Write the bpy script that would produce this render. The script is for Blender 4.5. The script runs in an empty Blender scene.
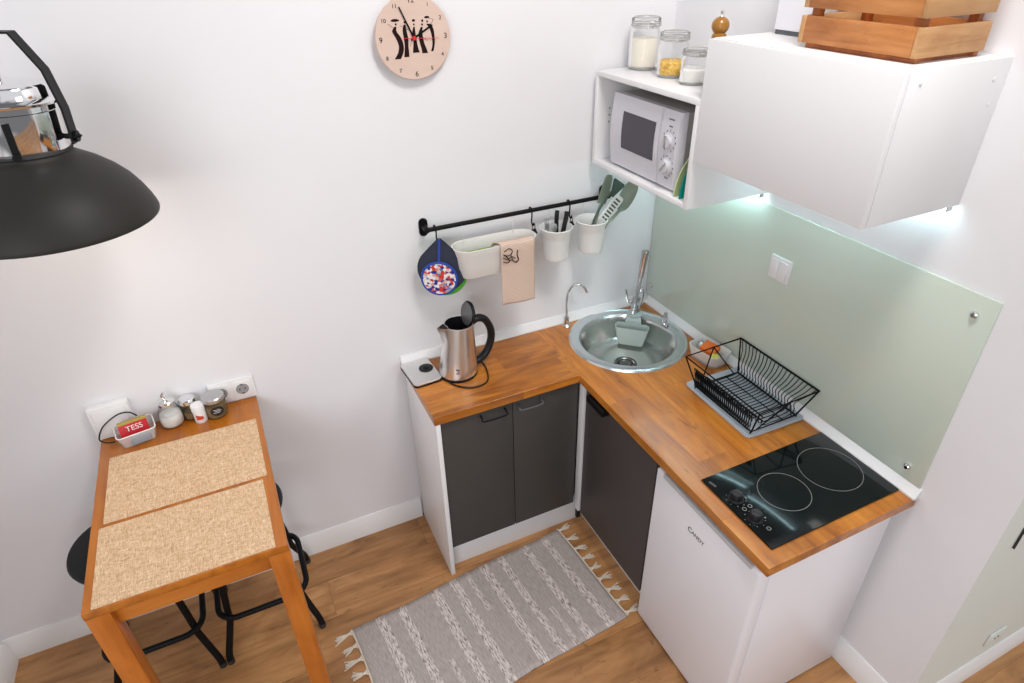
import bpy, bmesh, math, random
from math import sin, cos, pi, radians
from mathutils import Vector, Matrix
random.seed(7)
SC = bpy.context.scene
COL = SC.collection

# ------------------------------------------------------------------ materials
def _nt(name):
    m = bpy.data.materials.new(name); m.use_nodes = True
    nt = m.node_tree
    return m, nt, nt.nodes['Principled BSDF']

def srgb(r, g, b):
    f = lambda c: (c/255/12.92) if c/255 <= .04045 else ((c/255+.055)/1.055)**2.4
    return (f(r), f(g), f(b), 1)

def mat(name, col, rough=.5, metal=0, spec=.5, coat=0, trans=0, emis=None, estr=0, bump=0, bscale=200, alpha=1, ior=1.45):
    m, nt, p = _nt(name)
    p.inputs['Base Color'].default_value = col
    p.inputs['Roughness'].default_value = rough
    p.inputs['Metallic'].default_value = metal
    p.inputs['Specular IOR Level'].default_value = spec
    p.inputs['Coat Weight'].default_value = coat
    p.inputs['Coat Roughness'].default_value = .06
    p.inputs['Transmission Weight'].default_value = trans
    p.inputs['IOR'].default_value = ior
    p.inputs['Alpha'].default_value = alpha
    if emis:
        p.inputs['Emission Color'].default_value = emis
        p.inputs['Emission Strength'].default_value = estr
    tc = nt.nodes.new('ShaderNodeTexCoord')
    no = nt.nodes.new('ShaderNodeTexNoise'); no.inputs['Scale'].default_value = bscale
    nt.links.new(tc.outputs['Object'], no.inputs['Vector'])
    if bump:
        b = nt.nodes.new('ShaderNodeBump'); b.inputs['Strength'].default_value = bump; b.inputs['Distance'].default_value = .002
        nt.links.new(no.outputs['Fac'], b.inputs['Height']); nt.links.new(b.outputs['Normal'], p.inputs['Normal'])
    return m

def N(nt, t, **kw):
    n = nt.nodes.new(t)
    for k, v in kw.items():
        if k in n.inputs: n.inputs[k].default_value = v
        else: setattr(n, k, v)
    return n

def ramp(nt, fac, stops, interp='LINEAR'):
    r = nt.nodes.new('ShaderNodeValToRGB'); cr = r.color_ramp; cr.interpolation = interp
    while len(cr.elements) < len(stops): cr.elements.new(.5)
    for e, (pos, c) in zip(cr.elements, stops): e.position = pos; e.color = c
    nt.links.new(fac, r.inputs['Fac']); return r.outputs['Color']

def mix(nt, a, b, fac, mode='MIX'):
    n = nt.nodes.new('ShaderNodeMix'); n.data_type = 'RGBA'; n.blend_type = mode
    L = nt.links.new
    for val, idx in ((fac, 0), (a, 6), (b, 7)):
        if hasattr(val, 'is_linked'): L(val, n.inputs[idx])
        else: n.inputs[idx].default_value = val
    return n.outputs[2]

def wood(name, c_dark, c_mid, c_light, axis='X', stave=None, rough=.35, coat=0, split=None, grain=1.0, knots=False):
    """streaky grain running along an axis; optional staves (length, width); split = x below which the grain runs along X, above along Y"""
    m, nt, p = _nt(name); L = nt.links.new
    tc = N(nt, 'ShaderNodeTexCoord')
    def field(ax):
        mp = N(nt, 'ShaderNodeMapping')
        if ax == 'Y': mp.inputs['Rotation'].default_value = (0, 0, radians(90))
        if ax == 'Z': mp.inputs['Rotation'].default_value = (0, radians(90), 0)
        L(tc.outputs['Object'], mp.inputs['Vector'])
        return mp.outputs['Vector']
    v = field(axis)
    if split is not None:
        v2 = field('Y')
        sx = N(nt, 'ShaderNodeSeparateXYZ'); L(tc.outputs['Object'], sx.inputs[0])
        gt = N(nt, 'ShaderNodeMath', operation='GREATER_THAN'); gt.inputs[1].default_value = split
        L(sx.outputs['X'], gt.inputs[0])
        mv = N(nt, 'ShaderNodeMix', data_type='VECTOR'); L(gt.outputs[0], mv.inputs[0]); L(v, mv.inputs[4]); L(v2, mv.inputs[5])
        v = mv.outputs[1]
    off = v
    if stave:
        br = N(nt, 'ShaderNodeTexBrick', offset=.37, offset_frequency=2, squash=1)
        br.inputs['Scale'].default_value = 1; br.inputs['Brick Width'].default_value = stave[0]; br.inputs['Row Height'].default_value = stave[1]
        br.inputs['Mortar Size'].default_value = stave[2] if len(stave) > 2 else .0004
        br.inputs['Mortar Smooth'].default_value = .2
        br.inputs['Color1'].default_value = (0, 0, 0, 1); br.inputs['Color2'].default_value = (1, 1, 1, 1); br.inputs['Mortar'].default_value = (.5, .5, .5, 1)
        L(v, br.inputs['Vector'])
        sc = N(nt, 'ShaderNodeVectorMath', operation='SCALE'); sc.inputs['Scale'].default_value = 7.3
        L(br.outputs['Color'], sc.inputs[0])
        ad = N(nt, 'ShaderNodeVectorMath', operation='ADD'); L(v, ad.inputs[0]); L(sc.outputs[0], ad.inputs[1])
        off = ad.outputs[0]
    st = N(nt, 'ShaderNodeMapping'); st.inputs['Scale'].default_value = (1.6*grain, 22*grain, 22*grain); L(off, st.inputs['Vector'])
    n1 = N(nt, 'ShaderNodeTexNoise', Scale=1.6, Detail=7, Roughness=.62, Distortion=.6); L(st.outputs['Vector'], n1.inputs['Vector'])
    st2 = N(nt, 'ShaderNodeMapping'); st2.inputs['Scale'].default_value = (2.2, 6, 6); L(off, st2.inputs['Vector'])
    n2 = N(nt, 'ShaderNodeTexNoise', Scale=1.5, Detail=3, Distortion=1.2); L(st2.outputs['Vector'], n2.inputs['Vector'])
    c1 = ramp(nt, n1.outputs['Fac'], [(.28, c_dark), (.5, c_mid), (.74, c_light)])
    c2 = ramp(nt, n2.outputs['Fac'], [(.3, c_dark), (.52, c_mid), (.75, c_light)])
    c = mix(nt, c1, c2, .45)
    if knots:
        mk = N(nt, 'ShaderNodeMapping'); mk.inputs['Scale'].default_value = (2.3, 6.5, 6.5); L(off, mk.inputs['Vector'])
        nk = N(nt, 'ShaderNodeTexNoise', Scale=1.9, Detail=5, Distortion=2.2, Roughness=.7); L(mk.outputs['Vector'], nk.inputs['Vector'])
        k = ramp(nt, nk.outputs['Fac'], [(.60, (0, 0, 0, 1)), (.72, (1, 1, 1, 1))])
        dk = tuple(x*.42 for x in c_dark[:3])+(1,)
        kf = N(nt, 'ShaderNodeMath', operation='MULTIPLY'); kf.inputs[1].default_value = .7; L(k, kf.inputs[0])
        c = mix(nt, c, dk, kf.outputs[0])
    if stave:
        tone = ramp(nt, br.outputs['Color'], [(0, (.80, .78, .76, 1)), (1, (1.12, 1.12, 1.12, 1))])
        c = mix(nt, c, tone, .8, 'MULTIPLY')
        c = mix(nt, c, tuple(x*.4 for x in c_dark[:3])+(1,), br.outputs['Fac'])
    L(c, p.inputs['Base Color'])
    p.inputs['Roughness'].default_value = rough; p.inputs['Coat Weight'].default_value = coat; p.inputs['Coat Roughness'].default_value = .18
    b = N(nt, 'ShaderNodeBump', Strength=.12, Distance=.001); L(n1.outputs['Fac'], b.inputs['Height']); L(b.outputs['Normal'], p.inputs['Normal'])
    return m

def wall_paint(name, col, var=.02):
    m, nt, p = _nt(name); L = nt.links.new
    tc = N(nt, 'ShaderNodeTexCoord'); n = N(nt, 'ShaderNodeTexNoise', Scale=1.3, Detail=4); L(tc.outputs['Object'], n.inputs['Vector'])
    a = tuple(c*(1-var) for c in col[:3])+(1,); b = tuple(min(1, c*(1+var)) for c in col[:3])+(1,)
    L(ramp(nt, n.outputs['Fac'], [(.3, a), (.7, b)]), p.inputs['Base Color'])
    n2 = N(nt, 'ShaderNodeTexNoise', Scale=260, Detail=2); L(tc.outputs['Object'], n2.inputs['Vector'])
    bm = N(nt, 'ShaderNodeBump', Strength=.08, Distance=.001); L(n2.outputs['Fac'], bm.inputs['Height']); L(bm.outputs['Normal'], p.inputs['Normal'])
    p.inputs['Roughness'].default_value = .75; p.inputs['Specular IOR Level'].default_value = .25
    return m

def woven(name, c1, c2, pitch, c3=None, bump=.3):
    """two crossed wave textures: placemats, towel, mat"""
    m, nt, p = _nt(name); L = nt.links.new
    tc = N(nt, 'ShaderNodeTexCoord')
    n = N(nt, 'ShaderNodeTexNoise', Scale=1, Detail=3, Roughness=.7)
    mp = N(nt, 'ShaderNodeMapping'); mp.inputs['Scale'].default_value = (1/pitch*.9, 1/pitch*.12, 1/pitch*.3); L(tc.outputs['Object'], mp.inputs['Vector']); L(mp.outputs[0], n.inputs['Vector'])
    nb = N(nt, 'ShaderNodeTexNoise', Scale=1, Detail=3, Roughness=.7)
    mq = N(nt, 'ShaderNodeMapping'); mq.inputs['Scale'].default_value = (1/pitch*.12, 1/pitch*.9, 1/pitch*.3); L(tc.outputs['Object'], mq.inputs['Vector']); L(mq.outputs[0], nb.inputs['Vector'])
    w = N(nt, 'ShaderNodeMath', operation='ADD'); L(n.outputs['Fac'], w.inputs[0]); L(nb.outputs['Fac'], w.inputs[1])
    h = N(nt, 'ShaderNodeMath', operation='MULTIPLY'); h.inputs[1].default_value = .5; L(w.outputs[0], h.inputs[0])
    stops = [(.38, c1), (.62, c2)] if c3 is None else [(.36, c1), (.5, c3), (.63, c2)]
    L(ramp(nt, h.outputs[0], stops), p.inputs['Base Color'])
    b = N(nt, 'ShaderNodeBump', Strength=bump, Distance=.001); L(h.outputs[0], b.inputs['Height']); L(b.outputs['Normal'], p.inputs['Normal'])
    p.inputs['Roughness'].default_value = .85; p.inputs['Specular IOR Level'].default_value = .2
    return m

def waves(name, c1, c2, scale, axis='X', rough=.8):
    m, nt, p = _nt(name); L = nt.links.new
    tc = N(nt, 'ShaderNodeTexCoord'); w = N(nt, 'ShaderNodeTexWave', bands_direction=axis, Scale=scale, Distortion=.4); L(tc.outputs['Object'], w.inputs['Vector'])
    L(ramp(nt, w.outputs['Fac'], [(.3, c1), (.7, c2)]), p.inputs['Base Color'])
    b = N(nt, 'ShaderNodeBump', Strength=.5, Distance=.002); L(w.outputs['Fac'], b.inputs['Height']); L(b.outputs['Normal'], p.inputs['Normal'])
    p.inputs['Roughness'].default_value = rough
    return m

def brushed(name, col, rough=.28, axis=2):
    m, nt, p = _nt(name); L = nt.links.new
    tc = N(nt, 'ShaderNodeTexCoord'); mp = N(nt, 'ShaderNodeMapping')
    s = [260, 260, 260]; s[axis] = 6; mp.inputs['Scale'].default_value = s
    n = N(nt, 'ShaderNodeTexNoise', Scale=1, Detail=2); L(tc.outputs['Object'], mp.inputs['Vector']); L(mp.outputs[0], n.inputs['Vector'])
    r = N(nt, 'ShaderNodeMapRange'); r.inputs['To Min'].default_value = rough*.8; r.inputs['To Max'].default_value = rough*1.25
    L(n.outputs['Fac'], r.inputs['Value']); L(r.outputs[0], p.inputs['Roughness'])
    p.inputs['Base Color'].default_value = col; p.inputs['Metallic'].default_value = 1
    return m

def glass(name, col=(.96, .98, .98, 1), rough=.03, ior=1.25):
    """clear glass that lets light through: thin jars and tubs"""
    m, nt, p = _nt(name); L = nt.links.new
    nt.nodes.remove(p)
    out = nt.nodes['Material Output']
    tr = N(nt, 'ShaderNodeBsdfTransparent'); tr.inputs[0].default_value = col
    gl = N(nt, 'ShaderNodeBsdfGlossy'); gl.inputs['Roughness'].default_value = rough; gl.inputs[0].default_value = (.9, .9, .9, 1)
    fr = N(nt, 'ShaderNodeFresnel'); fr.inputs['IOR'].default_value = ior
    mx = N(nt, 'ShaderNodeMixShader'); L(fr.outputs[0], mx.inputs[0]); L(tr.outputs[0], mx.inputs[1]); L(gl.outputs[0], mx.inputs[2])
    L(mx.outputs[0], out.inputs['Surface'])
    return m

def speckle(name, c1, c2, scale, rough=.8, c3=None):
    m, nt, p = _nt(name); L = nt.links.new
    tc = N(nt, 'ShaderNodeTexCoord'); v = N(nt, 'ShaderNodeTexVoronoi', Scale=scale); L(tc.outputs['Object'], v.inputs['Vector'])
    sep = N(nt, 'ShaderNodeSeparateColor'); L(v.outputs['Color'], sep.inputs[0])
    stops = [(0, c1), (1, c2)] if c3 is None else [(.18, c1), (.36, c3), (.62, c3), (.8, c2)]
    L(ramp(nt, sep.outputs[0], stops), p.inputs['Base Color'])
    b = N(nt, 'ShaderNodeBump', Strength=.6, Distance=.004); L(v.outputs['Distance'], b.inputs['Height']); L(b.outputs['Normal'], p.inputs['Normal'])
    p.inputs['Roughness'].default_value = rough
    return m

M = {}
M['wall'] = wall_paint('wall_paint', (.785, .78, .80, 1))
M['sage_wall'] = wall_paint('sage_wall_paint', (.72, .75, .70, 1))
M['trim'] = mat('trim_white', (.82, .815, .815, 1), .4)
M['floor'] = wood('oak_laminate', srgb(108, 70, 38), srgb(176, 126, 78), srgb(208, 160, 108), 'X', (1.25, .19, .0004), .38, .12, grain=.55, knots=True)
M['worktop'] = wood('oiled_worktop', srgb(112, 58, 16), srgb(184, 110, 35), srgb(214, 147, 60), 'X', (.62, .125, .0002), .3, .3, split=-.602, grain=.7, knots=True)
M['table'] = wood('table_wood', srgb(138, 70, 14), srgb(178, 103, 26), srgb(198, 124, 40), 'Y', None, .32, .2, grain=.8)
M['table_leg'] = wood('table_leg_wood', srgb(146, 74, 18), srgb(186, 106, 34), srgb(208, 128, 50), 'Z', None, .34, .2, grain=.8)
M['table_apron'] = wood('table_apron_wood', srgb(158, 84, 22), srgb(198, 118, 42), srgb(214, 138, 58), 'X', None, .34, .2, grain=.8)
M['crate'] = wood('crate_pine', srgb(128, 70, 30), srgb(184, 118, 62), srgb(210, 150, 92), 'Y', None, .5, 0, grain=1.1, knots=True)
M['crate_side'] = wood('crate_pine_greyer', srgb(156, 106, 62), srgb(190, 144, 96), srgb(206, 168, 122), 'X', None, .6, 0, grain=1.3, knots=True)  # end slats: paler and greyer than the long slats
M['crate_post'] = wood('crate_post_wood', srgb(104, 50, 16), srgb(158, 86, 36), srgb(188, 116, 58), 'Z', None, .5, 0)
M['mill'] = wood('mill_wood', srgb(116, 74, 14), srgb(156, 104, 24), srgb(178, 126, 38), 'Z', None, .3, .3)
M['white'] = mat('white_melamine', (.80, .795, .805, 1), .35)
M['enamel'] = mat('white_enamel', (.86, .855, .90, 1), .3)
M['plastic'] = mat('white_plastic', (.80, .795, .80, 1), .35)
M['microwave_face'] = mat('microwave_plastic', (.60, .59, .63, 1), .38)
M['microwave_case'] = mat('microwave_case_grey', (.33, .315, .295, 1), .4)
M['window_dark'] = mat('microwave_window_glass', (.055, .05, .065, 1), .2)
M['charcoal'] = mat('charcoal_door', (.062, .057, .053, 1), .45, spec=.35)
M['charcoal_brown'] = mat('charcoal_door_matt', (.066, .055, .053, 1), .5, spec=.35)
M['black'] = mat('black_metal', (.006, .006, .0065, 1), .45, spec=.18)
M['black_matt'] = mat('black_matt', (.018, .018, .018, 1), .6)
M['black_plastic'] = mat('black_plastic', (.009, .009, .011, 1), .32, spec=.35)
M['vinyl'] = mat('black_vinyl', (.013, .014, .016, 1), .5, spec=.3, bump=.15)
M['rubber'] = mat('rubber_dark', (.03, .03, .032, 1), .7)
M['chrome'] = mat('chrome', (.80, .80, .81, 1), .07, 1)
M['steel'] = brushed('brushed_steel', (.80, .79, .78, 1), .30, 2)
M['sink'] = mat('sink_steel', (.74, .78, .80, 1), .26, 1)
M['sink_bowl'] = mat('sink_bowl_steel', (.72, .72, .70, 1), .20, 1)
M['alu'] = mat('satin_metal', (.56, .56, .57, 1), .35, 1)
M['splash'] = mat('back_painted_glass', (.57, .645, .56, 1), .14, coat=.3)
M['hob'] = mat('black_ceramic_glass', (.003, .006, .007, 1), .09, spec=.3)
M['hob_ring'] = mat('hob_print', (.24, .24, .22, 1), .3)
M['lamp'] = mat('lamp_enamel', (.021, .0195, .0165, 1), .5, spec=.3)
M['lamp_inner'] = mat('lamp_inner_white', (.75, .74, .7, 1), .5)
M['bulb'] = mat('bulb_glow', (1, .9, .75, 1), .4, emis=(1, .86, .66, 1), estr=3)
M['led'] = mat('led_glow', (1, 1, 1, 1), .4, emis=(.62, .94, 1, 1), estr=24)
M['clock'] = wood('clock_ply', (.60, .44, .37, 1), (.65, .49, .41, 1), (.69, .53, .45, 1), 'X', None, .6)
M['clock_print'] = mat('clock_print', (.020, .008, .008, 1), .8, spec=.1)
M['clock_hand'] = mat('clock_hand_black', (.006, .006, .006, 1), .7, spec=.1)
M['red'] = mat('red_paint', (.60, .02, .02, 1), .45)
M['navy'] = mat('navy_cloth', (.030, .036, .060, 1), .9, bump=.5, bscale=300)
M['blue'] = mat('blue_binding', (.02, .06, .36, 1), .7, bump=.3, bscale=400)
M['green'] = mat('green_cloth', (.09, .36, .03, 1), .85, bump=.4)
M['sponge_green'] = mat('green_sponge', (.22, .36, .04, 1), .9, bump=.6, bscale=350)
M['sponge_orange'] = mat('orange_sponge', (.80, .17, .03, 1), .9, bump=.6, bscale=350)
M['sponge_yellow'] = mat('yellow_sponge', (.70, .62, .12, 1), .9, bump=.6, bscale=350)
M['pattern'] = speckle('patterned_cloth', (.005, .02, .26, 1), (.55, .03, .01, 1), 95, .7, (.80, .78, .76, 1))
M['planter'] = mat('white_planter', (.78, .77, .74, 1), .3)
M['cup'] = mat('white_cup', (.76, .77, .76, 1), .35)
M['towel'] = waves('beige_waffle_towel', (.60, .44, .35, 1), (.74, .57, .47, 1), 55, 'Z')
M['sage'] = mat('sage_plastic', (.22, .27, .21, 1), .4)
M['sage_dark'] = mat('dark_sage_plastic', (.055, .085, .065, 1), .4)
M['caddy'] = mat('grey_green_silicone', (.46, .54, .51, 1), .45)
M['mat_grey'] = waves('grey_drying_cloth', (.34, .37, .42, 1), (.50, .53, .58, 1), 45, 'Y')
M['tub'] = mat('white_tub', (.74, .73, .70, 1), .3)
M['placemat'] = woven('woven_placemat', srgb(172, 134, 98), srgb(236, 212, 182), .0020, srgb(212, 178, 142), .35)
M['glass'] = glass('clear_glass', (.985, .99, .99, 1))
M['tub_clear'] = mat('frosted_plastic', (.82, .82, .82, 1), .25, alpha=.38)
M['flour'] = mat('flour_white', (.72, .67, .58, 1), .9, bump=.3, bscale=150)
M['sugar'] = mat('sugar_white', (.80, .78, .74, 1), .9, bump=.5, bscale=500)
M['lid_grey'] = mat('lid_liner_grey', (.16, .16, .165, 1), .35, .6)
M['tap_chrome'] = mat('tap_chrome', (.56, .56, .57, 1), .12, 1)
M['handle_grey'] = mat('handle_grey', (.14, .14, .145, 1), .3, .7)
M['drain_grey'] = mat('drain_grey', (.22, .22, .22, 1), .35, 1)
M['grip'] = mat('grip_grey_plastic', (.52, .52, .54, 1), .35)
M['pasta'] = speckle('dry_corn_pasta', (.55, .28, .04, 1), (.85, .55, .12, 1), 130, .6)
M['herb'] = mat('brown_spice', (.26, .18, .09, 1), .9, bump=.5, bscale=400)
M['teal'] = mat('teal_board', (.0, .26, .21, 1), .4)
M['lime'] = mat('olive_lime_print', (.36, .42, .20, 1), .4)
M['pale_lime'] = mat('pale_lime_print', (.62, .66, .40, 1), .4)
M['label_red'] = mat('red_box', (.50, .012, .02, 1), .4)
M['label_gold'] = mat('gold_box_top', (.42, .30, .06, 1), .4)
M['foil'] = mat('grey_bags', (.28, .31, .36, 1), .5)
M['print_white'] = mat('white_print', (.80, .80, .80, 1), .5)
M['print_grey'] = mat('grey_print', (.12, .12, .13, 1), .5)
M['print_red'] = mat('red_print', (.60, .06, .03, 1), .5)
M['fringe'] = mat('cotton_fringe', (.70, .62, .52, 1), .9, bump=.5, bscale=500)
M['socket_dark'] = mat('socket_recess', (.30, .30, .31, 1), .4)
M['grey_box'] = mat('dark_grey_base', (.10, .11, .12, 1), .4)

def rug_mat():
    m, nt, p = _nt('striped_rag_rug'); L = nt.links.new
    tc = N(nt, 'ShaderNodeTexCoord'); sx = N(nt, 'ShaderNodeSeparateXYZ'); L(tc.outputs['Object'], sx.inputs[0])
    # wobble the stripe edges a little
    nz = N(nt, 'ShaderNodeTexNoise', Scale=55, Detail=2); L(tc.outputs['Object'], nz.inputs['Vector'])
    ma = N(nt, 'ShaderNodeMath', operation='MULTIPLY_ADD'); ma.inputs[1].default_value = .010; L(nz.outputs['Fac'], ma.inputs[0]); L(sx.outputs['X'], ma.inputs[2])
    mr = N(nt, 'ShaderNodeMapRange'); mr.inputs['From Min'].default_value = -.5; mr.inputs['From Max'].default_value = .5; L(ma.outputs[0], mr.inputs['Value'])
    cs = [(.122, .040), (.216, .034), (.368, .038), (.458, .040), (.608, .038), (.693, .034), (.816, .034), (.919, .034)]
    g = (0, 0, 0, 1); w = (1, 1, 1, 1)
    st = [(0, g)]
    for c, wd in cs: st += [(c-wd/2, w), (c+wd/2, g)]
    f = ramp(nt, mr.outputs[0], st, 'CONSTANT')
    # three short stripes that stop partway across
    for (cx_, ya_, yb_) in ((.528, .05, .4), (.756, -.4, -.07), (.298, -.17, -.06)):
        d1 = N(nt, 'ShaderNodeMath', operation='COMPARE'); d1.inputs[1].default_value = cx_; d1.inputs[2].default_value = .011; L(mr.outputs[0], d1.inputs[0])
        d2 = N(nt, 'ShaderNodeMath', operation='COMPARE'); d2.inputs[1].default_value = (ya_+yb_)/2; d2.inputs[2].default_value = (yb_-ya_)/2; L(sx.outputs['Y'], d2.inputs[0])
        d3 = N(nt, 'ShaderNodeMath', operation='MULTIPLY'); L(d1.outputs[0], d3.inputs[0]); L(d2.outputs[0], d3.inputs[1])
        d4 = N(nt, 'ShaderNodeMath', operation='MULTIPLY'); d4.inputs[1].default_value = .75; L(d3.outputs[0], d4.inputs[0])
        d5 = N(nt, 'ShaderNodeMath', operation='MAXIMUM'); L(f, d5.inputs[0]); L(d4.outputs[0], d5.inputs[1]); f = d5.outputs[0]
    # white dashes inside stripes
    mp = N(nt, 'ShaderNodeMapping'); mp.inputs['Scale'].default_value = (200, 34, 1); L(tc.outputs['Object'], mp.inputs['Vector'])
    nd = N(nt, 'ShaderNodeTexNoise', Scale=1, Detail=3, Roughness=.7); L(mp.outputs[0], nd.inputs['Vector'])
    dash = ramp(nt, nd.outputs['Fac'], [(.34, (.15, .10, .09, 1)), (.44, (.42, .35, .32, 1)), (.56, (.70, .65, .62, 1))])
    mg = N(nt, 'ShaderNodeMapping'); mg.inputs['Scale'].default_value = (260, 30, 1); L(tc.outputs['Object'], mg.inputs['Vector'])
    ng = N(nt, 'ShaderNodeTexNoise', Scale=1, Detail=2); L(mg.outputs[0], ng.inputs['Vector'])
    base = ramp(nt, ng.outputs['Fac'], [(.3, srgb(160, 150, 146)), (.7, srgb(186, 176, 171))])
    # short white flecks partway in two places
    L(mix(nt, base, dash, f), p.inputs['Base Color'])
    b = N(nt, 'ShaderNodeBump', Strength=.5, Distance=.003); L(nd.outputs['Fac'], b.inputs['Height']); L(b.outputs['Normal'], p.inputs['Normal'])
    p.inputs['Roughness'].default_value = .95; p.inputs['Specular IOR Level'].default_value = .1
    return m
M['rug'] = rug_mat()

# ------------------------------------------------------------------ mesh builder
def cat(pts, n=8, closed=False):
    P = [Vector(p) for p in pts]; out = []
    m = len(P); rng = range(m if closed else m-1)
    for i in rng:
        p0 = P[(i-1) % m] if (closed or i > 0) else P[0]*2-P[1]
        p1 = P[i]; p2 = P[(i+1) % m]
        p3 = P[(i+2) % m] if (closed or i+2 < m) else P[-1]*2-P[-2]
        for k in range(n):
            t = k/n
            out.append(.5*((2*p1)+(p2-p0)*t+(2*p0-5*p1+4*p2-p3)*t*t+(3*p1-p0-3*p2+p3)*t**3))
    if not closed: out.append(P[-1])
    return out

class B:
    def __init__(s): s.bm = bmesh.new(); s.mi = 0
    def _fin(s, faces):
        for f in faces: f.material_index = s.mi
    def slot(s, i): s.mi = i; return s
    def box(s, a, b, bev=0, rot=0, seg=2, pivot=None):
        a, b = Vector(a), Vector(b); c = (a+b)/2; d = b-a
        before = set(s.bm.faces)
        r = bmesh.ops.create_cube(s.bm, size=1)
        vs = r['verts']
        for v in vs: v.co = Vector((v.co.x*abs(d.x), v.co.y*abs(d.y), v.co.z*abs(d.z)))
        if bev:
            es = list({e for v in vs for e in v.link_edges})
            bmesh.ops.bevel(s.bm, geom=es, offset=bev, segments=seg, affect='EDGES', profile=.5)
        new = [f for f in s.bm.faces if f not in before]
        vv = {v for f in new for v in f.verts}
        R = Matrix.Rotation(rot, 4, 'Z') if not isinstance(rot, Matrix) else rot
        for v in vv: v.co = c+(R @ v.co)
        s._fin(new); return s
    def rbox(s, c, size, z0, z1, r, rot=0, taper=1.0, seg=5, bev=0):
        """rounded-corner slab (rounded in plan)"""
        s.prism(rrect(size[0], size[1], r, seg), z0, z1, Matrix.Translation(Vector((c[0], c[1], 0))) @ Matrix.Rotation(rot, 4, 'Z'), bev=bev); return s
    def prism(s, poly, z0, z1, mtx=None, bev=0):
        mtx = mtx or Matrix.Identity(4)
        before = set(s.bm.faces)
        lo = [s.bm.verts.new(mtx @ Vector((p[0], p[1], z0))) for p in poly]
        hi = [s.bm.verts.new(mtx @ Vector((p[0], p[1], z1))) for p in poly]
        n = len(poly)
        ft = s.bm.faces.new(hi); fb = s.bm.faces.new(lo[::-1])
        for i in range(n):
            j = (i+1) % n; s.bm.faces.new((lo[i], lo[j], hi[j], hi[i]))
        new = [f for f in s.bm.faces if f not in before]
        bmesh.ops.recalc_face_normals(s.bm, faces=new)
        if bev:
            es = list(ft.edges)+list(fb.edges)
            bmesh.ops.bevel(s.bm, geom=es, offset=bev, segments=2, affect='EDGES')
            new = [f for f in s.bm.faces if f not in before]
        s._fin(new); return s
    def lathe(s, prof, c=(0, 0, 0), seg=40, mtx=None, sy=1.0):
        """profile of (r, z); r = 0 closes to a point"""
        T = Matrix.Translation(Vector(c)) @ (mtx or Matrix.Identity(4))
        before = set(s.bm.faces); rows = []
        for r, z in prof:
            if r <= 1e-6: rows.append([s.bm.verts.new(T @ Vector((0, 0, z)))])
            else: rows.append([s.bm.verts.new(T @ Vector((r*cos(2*pi*k/seg), r*sy*sin(2*pi*k/seg), z))) for k in range(seg)])
        for a, b in zip(rows, rows[1:]):
            for k in range(seg):
                j = (k+1) % seg
                if len(a) == 1 and len(b) == 1: continue
                if len(a) == 1: s.bm.faces.new((a[0], b[j], b[k]))
                elif len(b) == 1: s.bm.faces.new((a[k], a[j], b[0]))
                else: s.bm.faces.new((a[k], a[j], b[j], b[k]))
        new = [f for f in s.bm.faces if f not in before]
        bmesh.ops.recalc_face_normals(s.bm, faces=new)
        s._fin(new); return s
    def cyl(s, p0, p1, r0, r1=None, seg=20, bev=0):
        p0, p1 = Vector(p0), Vector(p1); d = p1-p0; L = d.length
        r1 = r0 if r1 is None else r1
        q = Vector((0, 0, 1)).rotation_difference(d).to_matrix().to_4x4()
        if bev: prof = [(0, 0), (r0-bev, 0), (r0, bev), (r1, L-bev), (r1-bev, L), (0, L)]
        else: prof = [(0, 0), (r0, 0), (r1, L), (0, L)]
        return s.lathe(prof, p0, seg, q)
    def tube(s, pts, r, seg=10, closed=False, smooth=0, flat=None):
        if smooth: pts = cat(pts, smooth, closed)
        P = [Vector(p) for p in pts]; n = len(P)
        if hasattr(r, '__len__'):
            rad = []
            for i in range(n):
                f = i/(n-1)*(len(r)-1); j = min(int(f), len(r)-2); rad.append(r[j]+(r[j+1]-r[j])*(f-j))
        else: rad = [r]*n
        before = set(s.bm.faces)
        T = []
        for i in range(n):
            if closed: t = P[(i+1) % n]-P[i-1]
            elif i == 0: t = P[1]-P[0]
            elif i == n-1: t = P[-1]-P[-2]
            else: t = (P[i+1]-P[i]).normalized()+(P[i]-P[i-1]).normalized()
            T.append(t.normalized() if t.length > 1e-9 else Vector((0, 0, 1)))
        up = Vector((0, 0, 1)) if abs(T[0].z) < .9 else Vector((1, 0, 0))
        u = (up-T[0]*up.dot(T[0])).normalized(); rows = []
        for i in range(n):
            u = (u-T[i]*u.dot(T[i])).normalized(); w = T[i].cross(u)
            fu, fw = flat if flat else (1, 1)
            k = 1
            if 0 < i < n-1:
                ca = max(.35, cos((P[i+1]-P[i]).angle(P[i]-P[i-1], 0)/2)); k = 1/ca if not smooth else 1
            rows.append([s.bm.verts.new(P[i]+(u*cos(2*pi*a/seg)*fu+w*sin(2*pi*a/seg)*fw)*rad[i]*k) for a in range(seg)])
        pairs = list(zip(rows, rows[1:]))
        if closed: pairs.append((rows[-1], rows[0]))
        for a, b in pairs:
            for k in range(seg):
                j = (k+1) % seg; s.bm.faces.new((a[k], a[j], b[j], b[k]))
        if not closed:
            s.bm.faces.new(rows[0][::-1]); s.bm.faces.new(rows[-1])
        new = [f for f in s.bm.faces if f not in before]
        bmesh.ops.recalc_face_normals(s.bm, faces=new)
        s._fin(new); return s
    def sphere(s, c, r, sc=(1, 1, 1), seg=20, rings=12):
        before = set(s.bm.faces)
        q = bmesh.ops.create_uvsphere(s.bm, u_segments=seg, v_segments=rings, radius=r)
        for v in q['verts']: v.co = Vector(c)+Vector((v.co.x*sc[0], v.co.y*sc[1], v.co.z*sc[2]))
        s._fin([f for f in s.bm.faces if f not in before]); return s
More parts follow.
